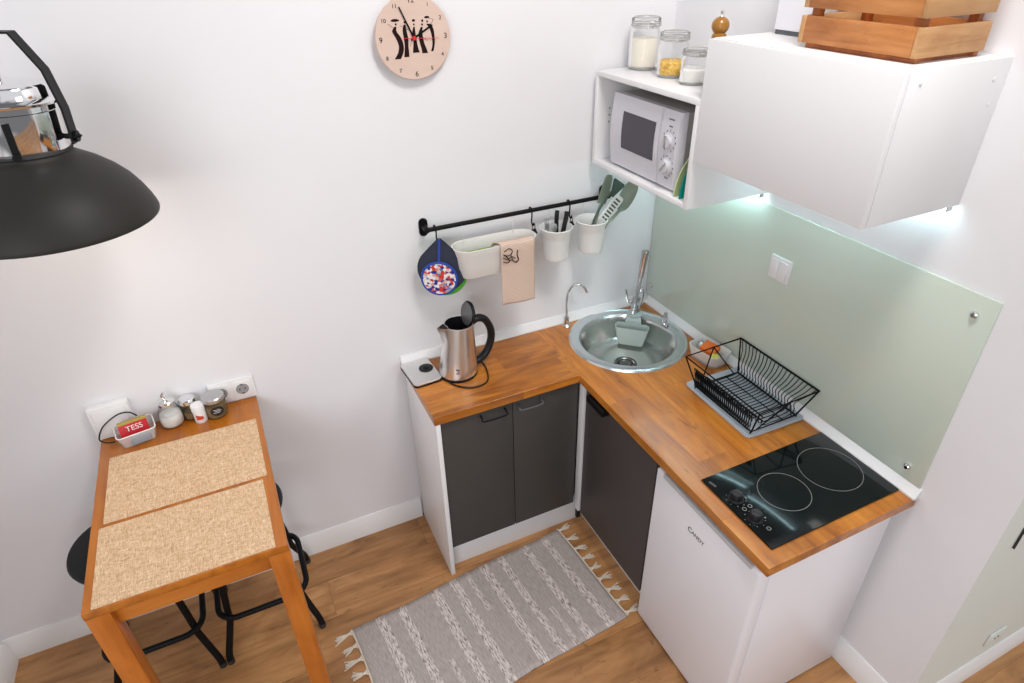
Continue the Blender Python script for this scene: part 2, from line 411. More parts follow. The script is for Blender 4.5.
    def torus(s, c, R, r, seg=40, mtx=None, rs=8, sy=1.0):
        T = mtx or Matrix.Identity(4)
        pts = [Vector(c)+(T @ Vector((R*cos(2*pi*k/seg), R*sy*sin(2*pi*k/seg), 0))) for k in range(seg)]
        return s.tube(pts, r, rs, True)
    def loft(s, rows, cap=True, closed=True):
        before = set(s.bm.faces)
        vr = [[s.bm.verts.new(Vector(p)) for p in row] for row in rows]
        n = len(vr[0])
        for a, b in zip(vr, vr[1:]):
            for k in range(n if closed else n-1):
                j = (k+1) % n; s.bm.faces.new((a[k], a[j], b[j], b[k]))
        if cap and closed: s.bm.faces.new(vr[0][::-1]); s.bm.faces.new(vr[-1])
        new = [f for f in s.bm.faces if f not in before]
        bmesh.ops.recalc_face_normals(s.bm, faces=new); s._fin(new); return s
    def xf(s, mtx):
        for v in s.bm.verts: v.co = mtx @ v.co
        return s
    def text(s, body, size, mtx, depth=.0006, align='CENTER'):
        cu = bpy.data.curves.new('t', 'FONT'); cu.body = body; cu.size = size; cu.extrude = depth; cu.align_x = align; cu.align_y = 'CENTER'
        o = bpy.data.objects.new('t', cu); COL.objects.link(o)
        dg = bpy.context.evaluated_depsgraph_get(); me = bpy.data.meshes.new_from_object(o.evaluated_get(dg))
        me.transform(mtx); before = set(s.bm.faces); s.bm.from_mesh(me); s._fin([f for f in s.bm.faces if f not in before])
        bpy.data.objects.remove(o); bpy.data.curves.remove(cu); bpy.data.meshes.remove(me)
        return s

def rrect(w, h, r, seg=5):
    r = min(r, w/2-1e-5, h/2-1e-5); out = []
    for cx, cy, a0 in ((w/2-r, h/2-r, 0), (-w/2+r, h/2-r, 90), (-w/2+r, -h/2+r, 180), (w/2-r, -h/2+r, 270)):
        for k in range(seg+1):
            a = radians(a0+90*k/seg); out.append((cx+r*cos(a), cy+r*sin(a)))
    return out

def wm(o):
    m = Matrix.Identity(4); chain = []
    while o is not None: chain.append(o); o = o.parent
    for q in reversed(chain): m = m @ q.matrix_basis
    return m

def obj(name, b, m, parent=None, origin=None, world=True, angle=35, loc=None):
    """one mesh object; geometry given in world coordinates (or in the parent's own when world=False)"""
    me = bpy.data.meshes.new(name)
    if parent is not None and world: b.xf(wm(parent).inverted())
    if origin is not None: b.xf(Matrix.Translation(-Vector(origin)))
    b.bm.normal_update(); b.bm.to_mesh(me); b.bm.free()
    for mm in (m if isinstance(m, (list, tuple)) else [m]): me.materials.append(M[mm] if isinstance(mm, str) else mm)
    me.polygons.foreach_set('use_smooth', [True]*len(me.polygons))
    me.set_sharp_from_angle(angle=radians(angle))
    o = bpy.data.objects.new(name, me); COL.objects.link(o)
    if parent is not None: o.parent = parent
    if origin is not None: o.location = origin
    return o

def tag(o, label, category, group=None):
    o['label'] = label; o['category'] = category
    if group: o['group'] = group
    return o

def thing(name, label, category, loc=(0, 0, 0), rot=0, group=None):
    o = bpy.data.objects.new(name, None); COL.objects.link(o)
    o.empty_display_size = .05; o.location = loc
    o.rotation_euler = (0, 0, rot)
    return tag(o, label, category, group)

def struct(name, b, m):
    o = obj(name, b, m); o['kind'] = 'structure'; return o

def dup(o, loc, label):
    """copy a thing with its parts and sub-parts"""
    def rec(src, par):
        c = src.copy(); COL.objects.link(c); c.parent = par
        for ch in [x for x in bpy.data.objects if x.parent is src]: rec(ch, c)
        return c
    r = rec(o, None); r.location = loc; r['label'] = label; return r

# matrices: a flat drawing (x right, y up) put onto a wall facing -y, or onto a front facing -x (reading towards -y)
def on_back(x, y, z): return Matrix.Translation((x, y, z)) @ Matrix.Rotation(radians(90), 4, 'X')
def on_right(x, y, z): return Matrix.Translation((x, y, z)) @ Matrix.Rotation(radians(-90), 4, 'Z') @ Matrix.Rotation(radians(90), 4, 'X')

# ------------------------------------------------------------------ room
XL, YR, HT = -2.907, -1.66, 3.3
struct('floor', B().box((XL-.1, -4.6, -.1), (3.2, .1, 0)), 'floor')
struct('wall_back', B().box((XL-.1, 0, 0), (.12, .12, HT)), 'wall')
struct('wall_right', B().box((0, YR, 0), (.004, 0, HT)), 'wall')
struct('wall_right_return', B().box((.004, YR, 0), (2.6, YR+.012, HT)), 'sage_wall')
struct('wall_left', B().box((XL-.12, -1.2, 0), (XL, 0, HT)), 'wall')

def baseboard(name, p0, p1, n, h=.113, t=.016):
    """profiled skirting from p0 to p1, standing off the wall along n"""
    p0, p1, n = Vector(p0), Vector(p1), Vector(n)
    prof = [(0, 0), (t, 0), (t, h*.70), (t*.8, h*.75), (t*.72, h*.86), (t*.45, h*.95), (t*.3, h), (0, h)]
    b = B(); b.loft([[p+n*a+Vector((0, 0, z)) for a, z in prof] for p in (p0, p1)])
    o = struct(name, b, 'trim'); return o
baseboard('baseboard_back', (XL, 0, 0), (-1.216, 0, 0), (0, -1, 0))
baseboard('baseboard_left', (XL, -1.2, 0), (XL, -.017, 0), (1, 0, 0))
baseboard('baseboard_right', (0, YR, 0), (0, -1.0, 0), (-1, 0, 0))
baseboard('baseboard_return', (-.016, YR, 0), (2.6, YR, 0), (0, -1, 0), h=.10)

# ------------------------------------------------------------------ worktop with a round hole
H, T = .890, .037
L_, DA, DB, MY = -1.215, -.402, -.600, -1.432
SX, SY, SR = -.279, -.263, .256
def make_worktop():
    bm = bmesh.new()
    out = [(L_, -.002), (L_, DA), (DB, DA), (DB, MY), (-.002, MY), (-.002, -.002)]
    vo = [bm.verts.new((x, y, H)) for x, y in out]
    n = 64; R = SR-.02
    vi = [bm.verts.new((SX+R*cos(2*pi*k/n), SY+R*sin(2*pi*k/n), H)) for k in range(n)]
    es = [bm.edges.new((vo[i], vo[(i+1) % 6])) for i in range(6)]+[bm.edges.new((vi[i], vi[(i+1) % n])) for i in range(n)]
    bmesh.ops.triangle_fill(bm, use_beauty=True, use_dissolve=False, edges=es)
    # drop anything that filled the hole
    bad = [f for f in bm.faces if (f.calc_center_median().xy-Vector((SX, SY))).length < R*.985 and all((v.co.xy-Vector((SX, SY))).length < R*1.01 for v in f.verts)]
    bmesh.ops.delete(bm, geom=bad, context='FACES_ONLY')
    r = bmesh.ops.extrude_face_region(bm, geom=list(bm.faces))
    for v in r['geom']:
        if isinstance(v, bmesh.types.BMVert): v.co.z -= T
    bmesh.ops.recalc_face_normals(bm, faces=list(bm.faces))
    b = B(); b.bm.free(); b.bm = bm
    return b
wt = obj('worktop', make_worktop(), 'worktop', origin=(0, 0, 0), angle=30)
bv = wt.modifiers.new('soft_edge', 'BEVEL'); bv.width = .0022; bv.segments = 2; bv.limit_method = 'ANGLE'; bv.angle_limit = radians(50)
tag(wt, 'L-shaped orange-brown wooden kitchen worktop across the base units and fridge', 'worktop')

def strip(name, p0, p1, n, label):
    p0, p1, n = Vector(p0), Vector(p1), Vector(n)
    prof = [(0, 0), (.024, 0), (.024, .006), (.017, .014), (.010, .030), (.006, .036), (0, .036)]
    b = B(); b.loft([[p+n*a+Vector((0, 0, z)) for a, z in prof] for p in (p0, p1)])
    return tag(obj(name, b, 'plastic', origin=(p0+p1)/2), label, 'sealing strip')
strip('sealing_strip', (L_-.004, 0, H), (-.002, 0, H), (0, -1, 0), 'white plastic sealing strip between worktop and wall behind the kettle')
strip('sealing_strip', (0, -.026, H), (0, MY-.004, H), (-1, 0, 0), 'white plastic sealing strip under the pale green glass panel')

# ------------------------------------------------------------------ glass splashback
sp = thing('splashback', 'pale green glass splashback panel on the wall behind hob and dish rack', 'splashback', (0, -.72, .926))
obj('glass_panel', B().box((-.007, -1.428, .927), (-.001, -.004, 1.572), .0012), 'splash', sp)
for y, z in ((-1.38, 1.516), (-1.374, .974), (-.045, .986), (-.60, 1.02)):
    if y == -.60: continue
    b = B(); b.lathe([(0, .011), (.006, .011), (.0095, .008), (.0105, .004), (.0105, 0), (0, 0)], (-.007, y, z), 20, Matrix.Rotation(radians(-90), 4, 'Y'))
    obj('fixing_bolt', b, 'chrome', sp)

# light switch on the glass
sw = thing('light_switch', 'white double light switch on the pale green glass', 'light switch', (-.007, -.742, 1.371))
obj('frame', B().box((-.016, -.789, 1.327), (-.0072, -.695, 1.416), .003), 'plastic', sw)
for y0, y1 in ((-.7415, -.706), (-.778, -.7425)):
    obj('rocker', B().box((-.021, y0, 1.338), (-.0155, y1, 1.405), .002, Matrix.Rotation(radians(3), 4, 'Y')), 'plastic', sw)

# ------------------------------------------------------------------ base units
def bow_handle(a, b_, out, mname, par, drop=.0):
    """a flat bow pull between two points, standing off along out"""
    a, b_, out = Vector(a), Vector(b_), Vector(out)
    bb = B(); d = Vector((0, 0, -drop))
    bb.tube([a, a+out*.6+d*.3, a+out+d+(b_-a)*.06, b_+out+d-(b_-a)*.06, b_+out*.6+d*.3, b_], .0035, 8, smooth=5)
    return obj('handle', bb, mname, par)

c1 = thing('base_cabinet', 'white base cabinet with two charcoal doors under the kettle', 'cabinet', (-.91, -.2, 0))
obj('side_panel', B().box((-1.210, -.400, 0), (-1.192, -.018, .853), .001), 'white', c1)
obj('carcass', B().box((-1.192, -.362, .15), (-.625, -.018, .852), .001), 'white', c1)
obj('plinth', B().box((-1.192, -.352, 0), (-.524, -.336, .150), .001), 'white', c1)
for x0, x1, hx0, hx1 in ((-1.189, -.8905, -1.027, -.925), (-.8875, -.592, -.868, -.770)):
    d = obj('door', B().box((x0, -.385, .152), (x1, -.366, .846), .0015), 'charcoal', c1)
    bow_handle((hx0, -.385, .826), (hx1, -.385, .826), (0, -.030, 0), 'black' if hx0 < -.9 else 'handle_grey', d, .012)

c2 = thing('base_cabinet', 'corner base cabinet with one charcoal door below the sink', 'cabinet', (-.3, -.64, 0))
obj('filler_strip', B().box((-.588, -.421, .125), (-.560, -.387, .852), .001), 'white', c2)
obj('foot_or_gap', B().box((-.582, -.404, .060), (-.560, -.388, .124), .001), 'black_plastic', c2)  # black block stands in for the dark gap under the filler strip
obj('carcass', B().box((-.556, -.905, .11), (-.535, -.43, .70), .001).box((-.556, -.905, .10), (-.03, -.887, .852), .001).box((-.556, -.887, .10), (-.03, -.43, .118), .001), 'white', c2)
d = obj('door', B().box((-.578, -.897, .122), (-.558, -.424, .846), .0015), 'charcoal_brown', c2)
obj('handle', B().box((-.612, -.595, .815), (-.578, -.475, .842), .003), 'black', d)
obj('plinth', B().box((-.522, -.905, 0), (-.508, -.352, .100), .001), 'white', c2)

fr = thing('fridge', 'white under-counter fridge standing under the hob', 'fridge', (-.31, -1.156, 0))
obj('body', B().box((-.533, -1.400, .012), (-.03, -.912, .852), .004), 'enamel', fr)
dr = obj('door', B().box((-.588, -1.402, .010), (-.538, -.911, .822), .010, seg=3), 'enamel', fr)
obj('handle', B().box((-.594, -1.372, .812), (-.578, -.955, .830), .004), 'grip', dr)
obj('logo', B().text('C', .030, on_right(-.5885, -1.112, .713)).text('ANDY', .022, on_right(-.5885, -1.151, .7115)), 'print_grey', dr)
for x, y in ((-.50, -.95), (-.50, -1.36), (-.07, -.95), (-.07, -1.36)):
    obj('foot_or_gap', B().cyl((x, y, 0), (x, y, .014), .018, seg=14), 'rubber', fr)

# ------------------------------------------------------------------ hob
hob = thing('hob', 'black ceramic two-zone hob set into the worktop', 'hob', (-.288, -1.234, H))
obj('glass_plate', B().box((-.5485, -1.387, H+.0003), (-.027, -1.081, H+.006), .0018), 'hob', hob)
for (x, y, r) in ((-.352, -1.236, .080), (-.146, -1.226, .099)):
    obj('ring', B().lathe([(r-.0008, 0), (r+.0008, 0), (r+.0008, .0004), (r-.0008, .0004), (r-.0008, 0)], (x, y, H+.006), 64), 'hob_ring', hob)
for x, y in ((-.508, -1.195), (-.512, -1.281)):
    k = obj('knob', B().lathe([(0, 0), (.0235, 0), (.0235, .003), (.0195, .006), (.0180, .024), (.0165, .026), (0, .026)], (x, y, H+.006), 28), 'black_plastic', hob)
    obj('knob_top', B().lathe([(0, 0), (.0155, 0), (.0150, .0015), (0, .0018)], (x, y, H+.0321), 28).box((x-.002, y-.015, H+.0335), (x+.002, y+.015, H+.0355), .0008, radians(30)), 'rubber', k)
b = B()
for x, y in ((-.490, -1.236), (-.513, -1.238), (-.502, -1.327)):
    b.lathe([(.0050, 0), (.0070, 0), (.0070, .0004), (.0050, .0004), (.0050, 0)], (x, y, H+.006), 24)
for x, y in ((-.508, -1.195), (-.512, -1.281)):
    for a in range(0, 360, 40):
        b.lathe([(0, 0), (.0016, 0), (.0016, .0004), (0, .0004)], (x+.030*cos(radians(a)), y+.030*sin(radians(a)), H+.006), 8)
    b.lathe([(0, 0), (.0030, 0), (.0030, .0004), (0, .0004)], (x+.030, y-.010, H+.006), 10)
obj('dial_print', b, 'hob_ring', hob)
b = B()
for k in range(3):
    b.torus((-.532+.0015*k, -1.105-.009*k, H+.0062), .0032, .0010, 14, rs=5)
obj('logo', b, 'hob_ring', hob)

# ------------------------------------------------------------------ sink
sk = thing('sink', 'round stainless steel sink let into the worktop corner', 'sink', (SX, SY, H))
RB = .206
rim = [(RB-.004, -.006), (RB+.004, .003), (SR-.018, .0045), (SR-.012, .0085), (SR-.004, .0075), (SR, .001), (SR-.002, .0002)]
obj('rim', B().lathe(rim, (SX, SY, H), 72), 'sink', sk)
bowl = [(RB-.0041, -.0061), (RB-.010, -.02), (RB-.020, -.072), (RB-.032, -.100), (RB-.060, -.117), (.055, -.126), (.050, -.129), (0, -.130)]
outer = [(r+.002, z-.003) for r, z in bowl[:-1]]+[(0, -.134)]
obj('bowl', B().lathe(bowl, (SX, SY, H), 72), 'sink_bowl', sk)
dn = obj('drain', B().lathe([(.047, 0), (.050, .002), (.040, .004), (.034, -.001), (.030, -.001), (.026, .002), (.020, 0), (.012, 0), (.010, .004), (0, .005)], (SX, SY, H-.1275), 40), 'drain_grey', sk)
b = B()
for k in range(10):
    a = 2*pi*k/10; b.lathe([(0, 0), (.0035, 0), (.0035, .0006), (0, .0006)], (SX+.030*cos(a), SY+.030*sin(a), H-.1278), 8)
obj('strainer_hole', b, 'black_matt', dn)
obj('strainer_groove', B().lathe([(.0265, .0005), (.0335, .0005), (.0335, .0018), (.0265, .0018), (.0265, .0005)], (SX, SY, H-.1275), 40).lathe([(.041, .003), (.0435, .003), (.0435, .0045), (.041, .0045), (.041, .003)], (SX, SY, H-.1275), 40), 'black_matt', dn)
b = B()
for k in range(-2, 3):
    a = radians(148+k*2.2); b.sphere((SX+(RB-.0115)*cos(a), SY+(RB-.0115)*sin(a), H-.03), .0032, (.6, .6, 1.2), 8, 6)
obj('overflow_hole', b, 'black_matt', sk)

# mixer tap with pull-out handset, standing on the rim ledge in the corner
tx, ty = -.138, -.112
tp = thing('mixer_tap', 'chrome mixer tap with upright pull-out handset at the sink', 'tap', (tx, ty, H+.004))
obj('base', B().lathe([(0, 0), (.027, 0), (.027, .006), (.022, .012), (.020, .06), (.019, .085), (.016, .092), (0, .094)], (tx, ty, H+.0055), 28), 'tap_chrome', tp)
obj('lever', B().cyl((tx-.004, ty-.004, H+.062), (tx-.040, ty+.012, H+.085), .008, .006, 14).cyl((tx-.040, ty+.012, H+.080), (tx-.050, ty+.016, H+.140), .0055, .0045, 12), 'tap_chrome', tp)
obj('spout', B().tube([(tx, ty, H+.06), (tx-.01, ty-.015, H+.09), (tx-.035, ty-.04, H+.098), (tx-.06, ty-.066, H+.085), (tx-.068, ty-.074, H+.066)], .010, 14, smooth=6), 'tap_chrome', tp)
obj('neck', B().cyl((tx, ty, H+.09), (tx+.008, ty-.003, H+.205), .0085, .0095, 18), 'tap_chrome', tp)
obj('handset', B().cyl((tx+.008, ty-.003, H+.195), (tx+.018, ty-.008, H+.325), .0125, .0165, 22, bev=.002), 'tap_chrome', tp)
obj('hose', B().tube([(tx+.018, ty, H+.02), (tx+.035, ty+.004, H+.06), (tx+.040, ty+.004, H+.11), (tx+.028, ty+.002, H+.135), (tx+.014, ty, H+.12)], .0035, 8, smooth=6), 'tap_chrome', tp)

# filtered-water tap
fx, fy = -.462, -.048
ft = thing('filter_tap', 'slim chrome gooseneck drinking-water tap on worktop left of the sink', 'tap', (fx, fy, H))
obj('base', B().lathe([(0, 0), (.019, 0), (.019, .004), (.011, .012), (.010, .035), (.012, .040), (.009, .050), (0, .052)], (fx, fy, H+.0003), 24), 'tap_chrome', ft)
obj('spout', B().tube([(fx, fy, H+.045), (fx-.002, fy, H+.12), (fx+.003, fy, H+.165), (fx+.022, fy-.008, H+.202), (fx+.048, fy-.022, H+.208), (fx+.066, fy-.034, H+.192), (fx+.074, fy-.04, H+.172)], .0048, 12, smooth=8), 'tap_chrome', ft)
obj('lever', B().cyl((fx+.004, fy-.008, H+.030), (fx+.006, fy-.034, H+.034), .004, .003, 10), 'tap_chrome', ft)

# built-in soap pump
px, py = -.070, -.243
so = thing('soap_pump', 'short chrome soap pump on the sink rim beside the glass', 'soap dispenser', (px, py, H))
obj('body', B().lathe([(0, 0), (.018, 0), (.018, .005), (.013, .012), (.0125, .032), (.010, .040), (0, .041)], (px, py, H+.006), 24), 'tap_chrome', so)
obj('pump_head', B().lathe([(0, 0), (.0085, 0), (.0095, .010), (.0080, .020), (0, .021)], (px, py, H+.0445), 20).cyl((px, py, H+.058), (px-.030, py-.008, H+.056), .0048, .0038, 12), 'tap_chrome', so)

# sponge caddy hooked over the tap
ang = math.atan2(ty-SY, tx-SX)
cd = thing('sponge_caddy', 'grey-green silicone sponge caddy hung over the sink tap', 'caddy', (SX, SY, H), ang)
def pocket_rows(w0, d0, z0, w1, d1, z1, cx, th, n=5):
    rows = []
    def ring(w, d, z, cxx): return [Vector((cxx+x, y, z)) for x, y in rrect(d, w, min(d, w)*.35, n)]
    return [ring(w0, d0, z0, cx), ring(w1, d1, z1, cx), ring(w1-2*th, d1-2*th, z1, cx), ring(w0-2*th, d0-2*th, z0+th, cx)]
obj('pocket', B().loft(pocket_rows(.112, .042, -.100, .154, .058, -.012, .130, .004)), 'caddy', cd, world=False)
obj('strap', B().tube([(.159, 0, -.050), (.161, 0, -.005), (.170, 0, .012), (.188, 0, .024), (.215, 0, .026)], [.038, .036, .032, .028, .026], 12, smooth=5, flat=(.10, 1)).torus((.196, 0, .020), .030, .007, 24, rs=8), 'caddy', cd, world=False)

# ------------------------------------------------------------------ soap tub with sponges
tu = thing('sponge_tub', 'small white tub holding sponges behind the dish rack corner', 'tub', (-.072, -.541, H), radians(6))
obj('tub', B().loft([[Vector((x, y, z)) for x, y in rrect(w, h, .022, 5)] for w, h, z in ((.082, .130, .001), (.086, .134, .006), (.104, .154, .058), (.100, .150, .058), (.082, .130, .012))]), 'tub', tu, world=False)
obj('base_trim', B().loft([[Vector((x, y, z)) for x, y in rrect(w, h, .022, 5)] for w, h, z in ((.084, .132, 0), (.0885, .1365, .011))]), 'mat_grey', tu, world=False)
o = obj('sponge', B().box((-.030, -.020, -.012), (.030, .045, .012), .004, radians(20)), 'sponge_orange', origin=(0, 0, 0)); o.location = (-.068, -.549, H+.045); o.rotation_euler = (radians(8), radians(-5), 0)
tag(o, 'orange sponge lying in the small white tub', 'sponge')
o = obj('sponge', B().box((-.024, -.014, -.007), (.024, .014, .007), .003), 'sponge_yellow', origin=(0, 0, 0)); o.location = (-.091, -.595, H+.048); o.rotation_euler = (0, radians(12), radians(35))
tag(o, 'small yellow sponge at the near end of the white tub', 'sponge')
o = obj('scrubber', B().sphere((0, 0, 0), .018, (1, 1, .8), 16, 10), 'alu', origin=(0, 0, 0)); o.location = (-.078, -.495, H+.047)
tag(o, 'metallic scrubbing pad at the sink end of the white tub', 'scrubber')

# ------------------------------------------------------------------ drying mat + dish rack
b = B(); b.rbox((-.142, -.821), (.265, .358), H+.0004, H+.010, .02, radians(-1.5), bev=.003)
tag(obj('drying_mat', b, 'mat_grey', origin=(-.142, -.821, H)), 'grey ribbed drying mat under the black dish rack', 'drying mat')

rk = thing('dish_rack', 'black wire dish rack standing on the grey drying mat', 'dish rack', (-.147, -.83, H+.010))
zb, zt = H+.020, H+.136
A = dict(bx0=-.256, bx1=-.052, by0=-.985, by1=-.690, tx0=-.278, tx1=-.012, ty0=-1.020, ty1=-.634)
a = A; rw = .0029
obj('top_rim', B().tube([(a['tx0'], a['ty0'], zt-.006), (a['tx1'], a['ty0'], zt), (a['tx1'], a['ty1'], zt), (a['tx0'], a['ty1'], zt-.006)], rw, 8, True), 'black', rk)
obj('bottom_frame', B().tube([(a['bx0'], a['by0'], zb), (a['bx1'], a['by0'], zb), (a['bx1'], a['by1'], zb), (a['bx0'], a['by1'], zb)], rw, 8, True), 'black', rk)
for (tx_, ty_, bx_, by_) in (('tx0', 'ty0', 'bx0', 'by0'), ('tx1', 'ty0', 'bx1', 'by0'), ('tx1', 'ty1', 'bx1', 'by1'), ('tx0', 'ty1', 'bx0', 'by1')):
    obj('corner_post', B().tube([(a[tx_], a[ty_], zt-(.006 if tx_ == 'tx0' else 0)), (a[bx_], a[by_], zb), (a[bx_]+(-.006 if bx_ == 'bx0' else .006), a[by_], H+.0128)], rw, 8), 'black', rk)
for ty_, by_ in (('ty0', 'by0'), ('ty1', 'by1')):
    xm = (a['tx0']+a['tx1'])/2
    obj('end_brace', B().tube([(a['bx0']+.02, a[by_], zb), (xm, a[ty_], zt-.003), (a['bx1']-.02, a[by_], zb)], rw*.8, 8), 'black', rk)
n = 20
for k in range(n):
    t = (k+.5)/n; yb = a['by0']+(a['by1']-a['by0'])*t; yt = a['ty0']+(a['ty1']-a['ty0'])*t
    obj('plate_wire', B().tube([(a['bx0']+.045, yb, zb+.03), (a['bx0']+.055, yb, zb+.003), (a['bx0']+.10, yb, zb+.001), (a['bx1']-.03, yb, zb+.002), (a['bx1']-.004, yb, zb+.018), (a['bx1']-.012, yb, zb+.052), (a['bx1']+.022, (yb+yt)/2, zb+.082), (a['tx1'], yt, zt)], rw*.62, 6, smooth=4), 'black', rk)
b = B(); b.tube([(a['bx0']+.045, a['by0'], zb+.03), (a['bx0']+.045, a['by1'], zb+.03)], rw*.8, 8).tube([(-.11, a['by0'], zb-.002), (-.11, a['by1'], zb-.002)], rw*.7, 8)
obj('divider_wire', b, 'black', rk)
b = B(); n = 30
def fp(u, y):     # a point of the upright front grid, u = 0 near the bottom wire
    return Vector((-.270+.004*(1-u), y*1.0+(-.8375-y)*(-.06*u), zb+.006+.076*u))
b.tube([fp(1, a['by0']), fp(1, a['by1'])], rw*.85, 8)
b.tube([(a['bx0']+.045, a['by0'], zb+.045), (a['bx0']+.045, a['by1'], zb+.045)], rw*.7, 8)
p1, p2, p3 = [], [], []
for k in range(n+1):
    y = a['by0']+(a['by1']-a['by0'])*k/n; up = k % 2
    p1.append(fp(1 if up else .02, y)); p2.append(fp(.02 if up else 1, y))
    p3.append((a['bx0']+.045-(.0 if up else .040), y, zb+(.045 if up else 0)))
b.tube(p1, rw*.40, 6).tube(p2, rw*.40, 6).tube([fp(.02, a['by0']), fp(.02, a['by1'])], rw*.7, 8)
obj('cutlery_lattice', b, 'black', rk)

# ------------------------------------------------------------------ kettle
kx, ky = -1.028, -.166
kb = thing('kettle_stand', 'square steel kettle power stand on the worktop end', 'kettle stand', (-1.166, -.105, H))
ROTB = radians(4)
obj('plate', B().rbox((-1.166, -.108), (.118, .172), H+.0062, H+.014, .018, ROTB, bev=.002), 'steel', kb)
obj('underside', B().rbox((-1.166, -.108), (.122, .176), H+.0003, H+.0062, .019, ROTB), 'black_plastic', kb)
obj('connector', B().lathe([(0, 0), (.029, 0), (.029, .002), (.012, .003), (.010, .012), (0, .013)], (-1.141, -.098, H+.0141), 28), 'black_plastic', kb)
o = obj('kettle_cord', B().tube([(-1.095, -.185, H+.004), (-1.075, -.245, H+.004), (-1.02, -.292, H+.004), (-.955, -.285, H+.004), (-.925, -.225, H+.004), (-.915, -.15, H+.004), (-.93, -.07, H+.006)], .0032, 8, smooth=8), 'black_plastic', kb)

ke = thing('kettle', 'brushed steel electric kettle with its lid open and black handle', 'kettle', (kx, ky, H))
hd = Vector((.98, .10, 0)).normalized()      # towards the handle
sd = -hd
prof = [(0, .0), (.070, 0), (.0735, .004)]
obj('foot_ring', B().lathe([(0, 0), (.0775, 0), (.0785, .004), (.077, .012), (0, .012)], (kx, ky, H+.0003), 44), 'black_plastic', ke)
body = [(.0765, .012), (.0755, .03), (.0675, .12), (.0595, .205), (.058, .222), (.0575, .2265), (.0550, .2275), (.0540, .226)]
obj('body', B().lathe(body, (kx, ky, H), 48), 'steel', ke)
obj('interior', B().lathe([(.0541, .2265), (.0535, .215), (.060, .13), (.066, .03), (0, .028)], (kx, ky, H), 48), 'black_plastic', ke)  # steel inside coloured black for the shade in the open jug
R3 = Matrix.Translation((kx, ky, H)) @ Matrix.Rotation(math.atan2(sd.y, sd.x), 4, 'Z')
b = B(); b.loft([[R3 @ Vector(p) for p in row] for row in (
    [(.060, -.030, .150), (.062, 0, .148), (.060, .030, .150), (.055, .0, .150)],
    [(.058, -.028, .200), (.080, 0, .198), (.058, .028, .200), (.050, 0, .200)],
    [(.056, -.026, .2285), (.094, 0, .232), (.056, .026, .2285), (.048, 0, .2285)])])
obj('spout', b, 'steel', ke, angle=60)
b = B(); b.loft([[R3 @ Vector(p) for p in row] for row in (
    [(.057, -.022, .2290), (.090, 0, .2325), (.057, .022, .2290)],
    [(.057, -.022, .2305), (.090, 0, .2338), (.057, .022, .2305)])])
obj('spout_inside', b, 'black_plastic', ke)
def kp(r, z, s=0): return Vector((kx, ky, H+z))+hd*r+Vector((-hd.y, hd.x, 0))*s
obj('handle', B().tube([kp(.050, .212), kp(.078, .224), kp(.114, .208), kp(.142, .160), kp(.147, .108), kp(.128, .056), kp(.098, .032), kp(.070, .028)], .0175, 14, smooth=7, flat=(.85, 1.05)), 'black_plastic', ke)
obj('level_gauge', B().tube([kp(.0665, .055), kp(.062, .19)], .009, 10, flat=(.5, 1)), 'alu', ke)
lidm = Matrix.Translation(kp(.040, .256)) @ Matrix.Rotation(math.atan2(hd.y, hd.x), 4, 'Z') @ Matrix.Rotation(radians(-82), 4, 'Y')
ld = obj('lid', B().lathe([(0, -.010), (.040, -.010), (.047, -.006), (.049, 0), (.047, .004), (0, .005)], (0, 0, 0), 36, lidm), 'black_plastic', ke)
obj('lid_liner', B().lathe([(0, 0), (.014, 0), (.016, .002), (.040, .002), (.042, 0), (.044, .0005), (.044, .003), (0, .004)], (0, 0, 0), 36, lidm @ Matrix.Translation((0, 0, .0052))), 'lid_grey', ld)
vm = Matrix.Translation((kx, ky, H)) @ Matrix.Rotation(math.atan2(-1.0, -.35), 4, 'Z')
b = B()
for dz, w in ((.060, .012), (.052, .005), (.044, .010)):
    b.box((.0728, -w, dz-.0025), (.0765, w*.3, dz+.0015))
b.xf(vm); obj('logo', b, 'print_grey', ke)
# the jug is slanted on its spout side and upright on its handle side
def slant(o):
    for v in o.data.vertices: v.co += hd*(.018*max(0, v.co.z)/.225)
    for c in o.children: slant(c)
bpy.context.view_layer.update()
for o in ke.children: slant(o)

# ------------------------------------------------------------------ wall clock
cx, cz, cr = -1.0435, 2.107, .1235
ck = thing('wall_clock', 'round pale wooden wall clock printed with slim dark figures', 'clock', (cx, 0, cz))
Yc = -.030
obj('face', B().lathe([(0, -.010), (cr*.96, -.010), (cr, -.008), (cr, .0), (cr-.002, .0015), (0, .0015)], (cx, Yc, cz), 72, Matrix.Rotation(radians(90), 4, 'X')), 'clock', ck)
obj('movement', B().box((cx-.028, Yc+.010, cz-.028), (cx+.028, -.001, cz+.028), .002), 'black_plastic', ck)
for k in range(1, 13):
    an = radians(90-30*k); r = cr*.865
    obj('numeral', B().text(str(k), .023 if k % 3 == 0 else .017, on_back(cx+r*cos(an), Yc-.0018, cz+r*sin(an))), 'clock_print', ck)
b = B(); S = cr/285; V = .877
def sil(line, widths):
    pts = cat([(x, -y, 0) for x, y in line], 6); n = len(pts)
    ww = [widths[min(len(widths)-1, int(i/(n-1)*(len(widths)-1)))]*(1-((i/(n-1)*(len(widths)-1)) % 1))+widths[min(len(widths)-1, int(i/(n-1)*(len(widths)-1))+1)]*((i/(n-1)*(len(widths)-1)) % 1) for i in range(n)]
    lf = [(p.x-w, p.y) for p, w in zip(pts, ww)]; rt = [(p.x+w, p.y) for p, w in zip(pts, ww)]
    poly = [(x*S, y*S*V) for x, y in lf+rt[::-1]]
    b.prism(poly, 0, .0005, on_back(cx, Yc-.0016, cz))
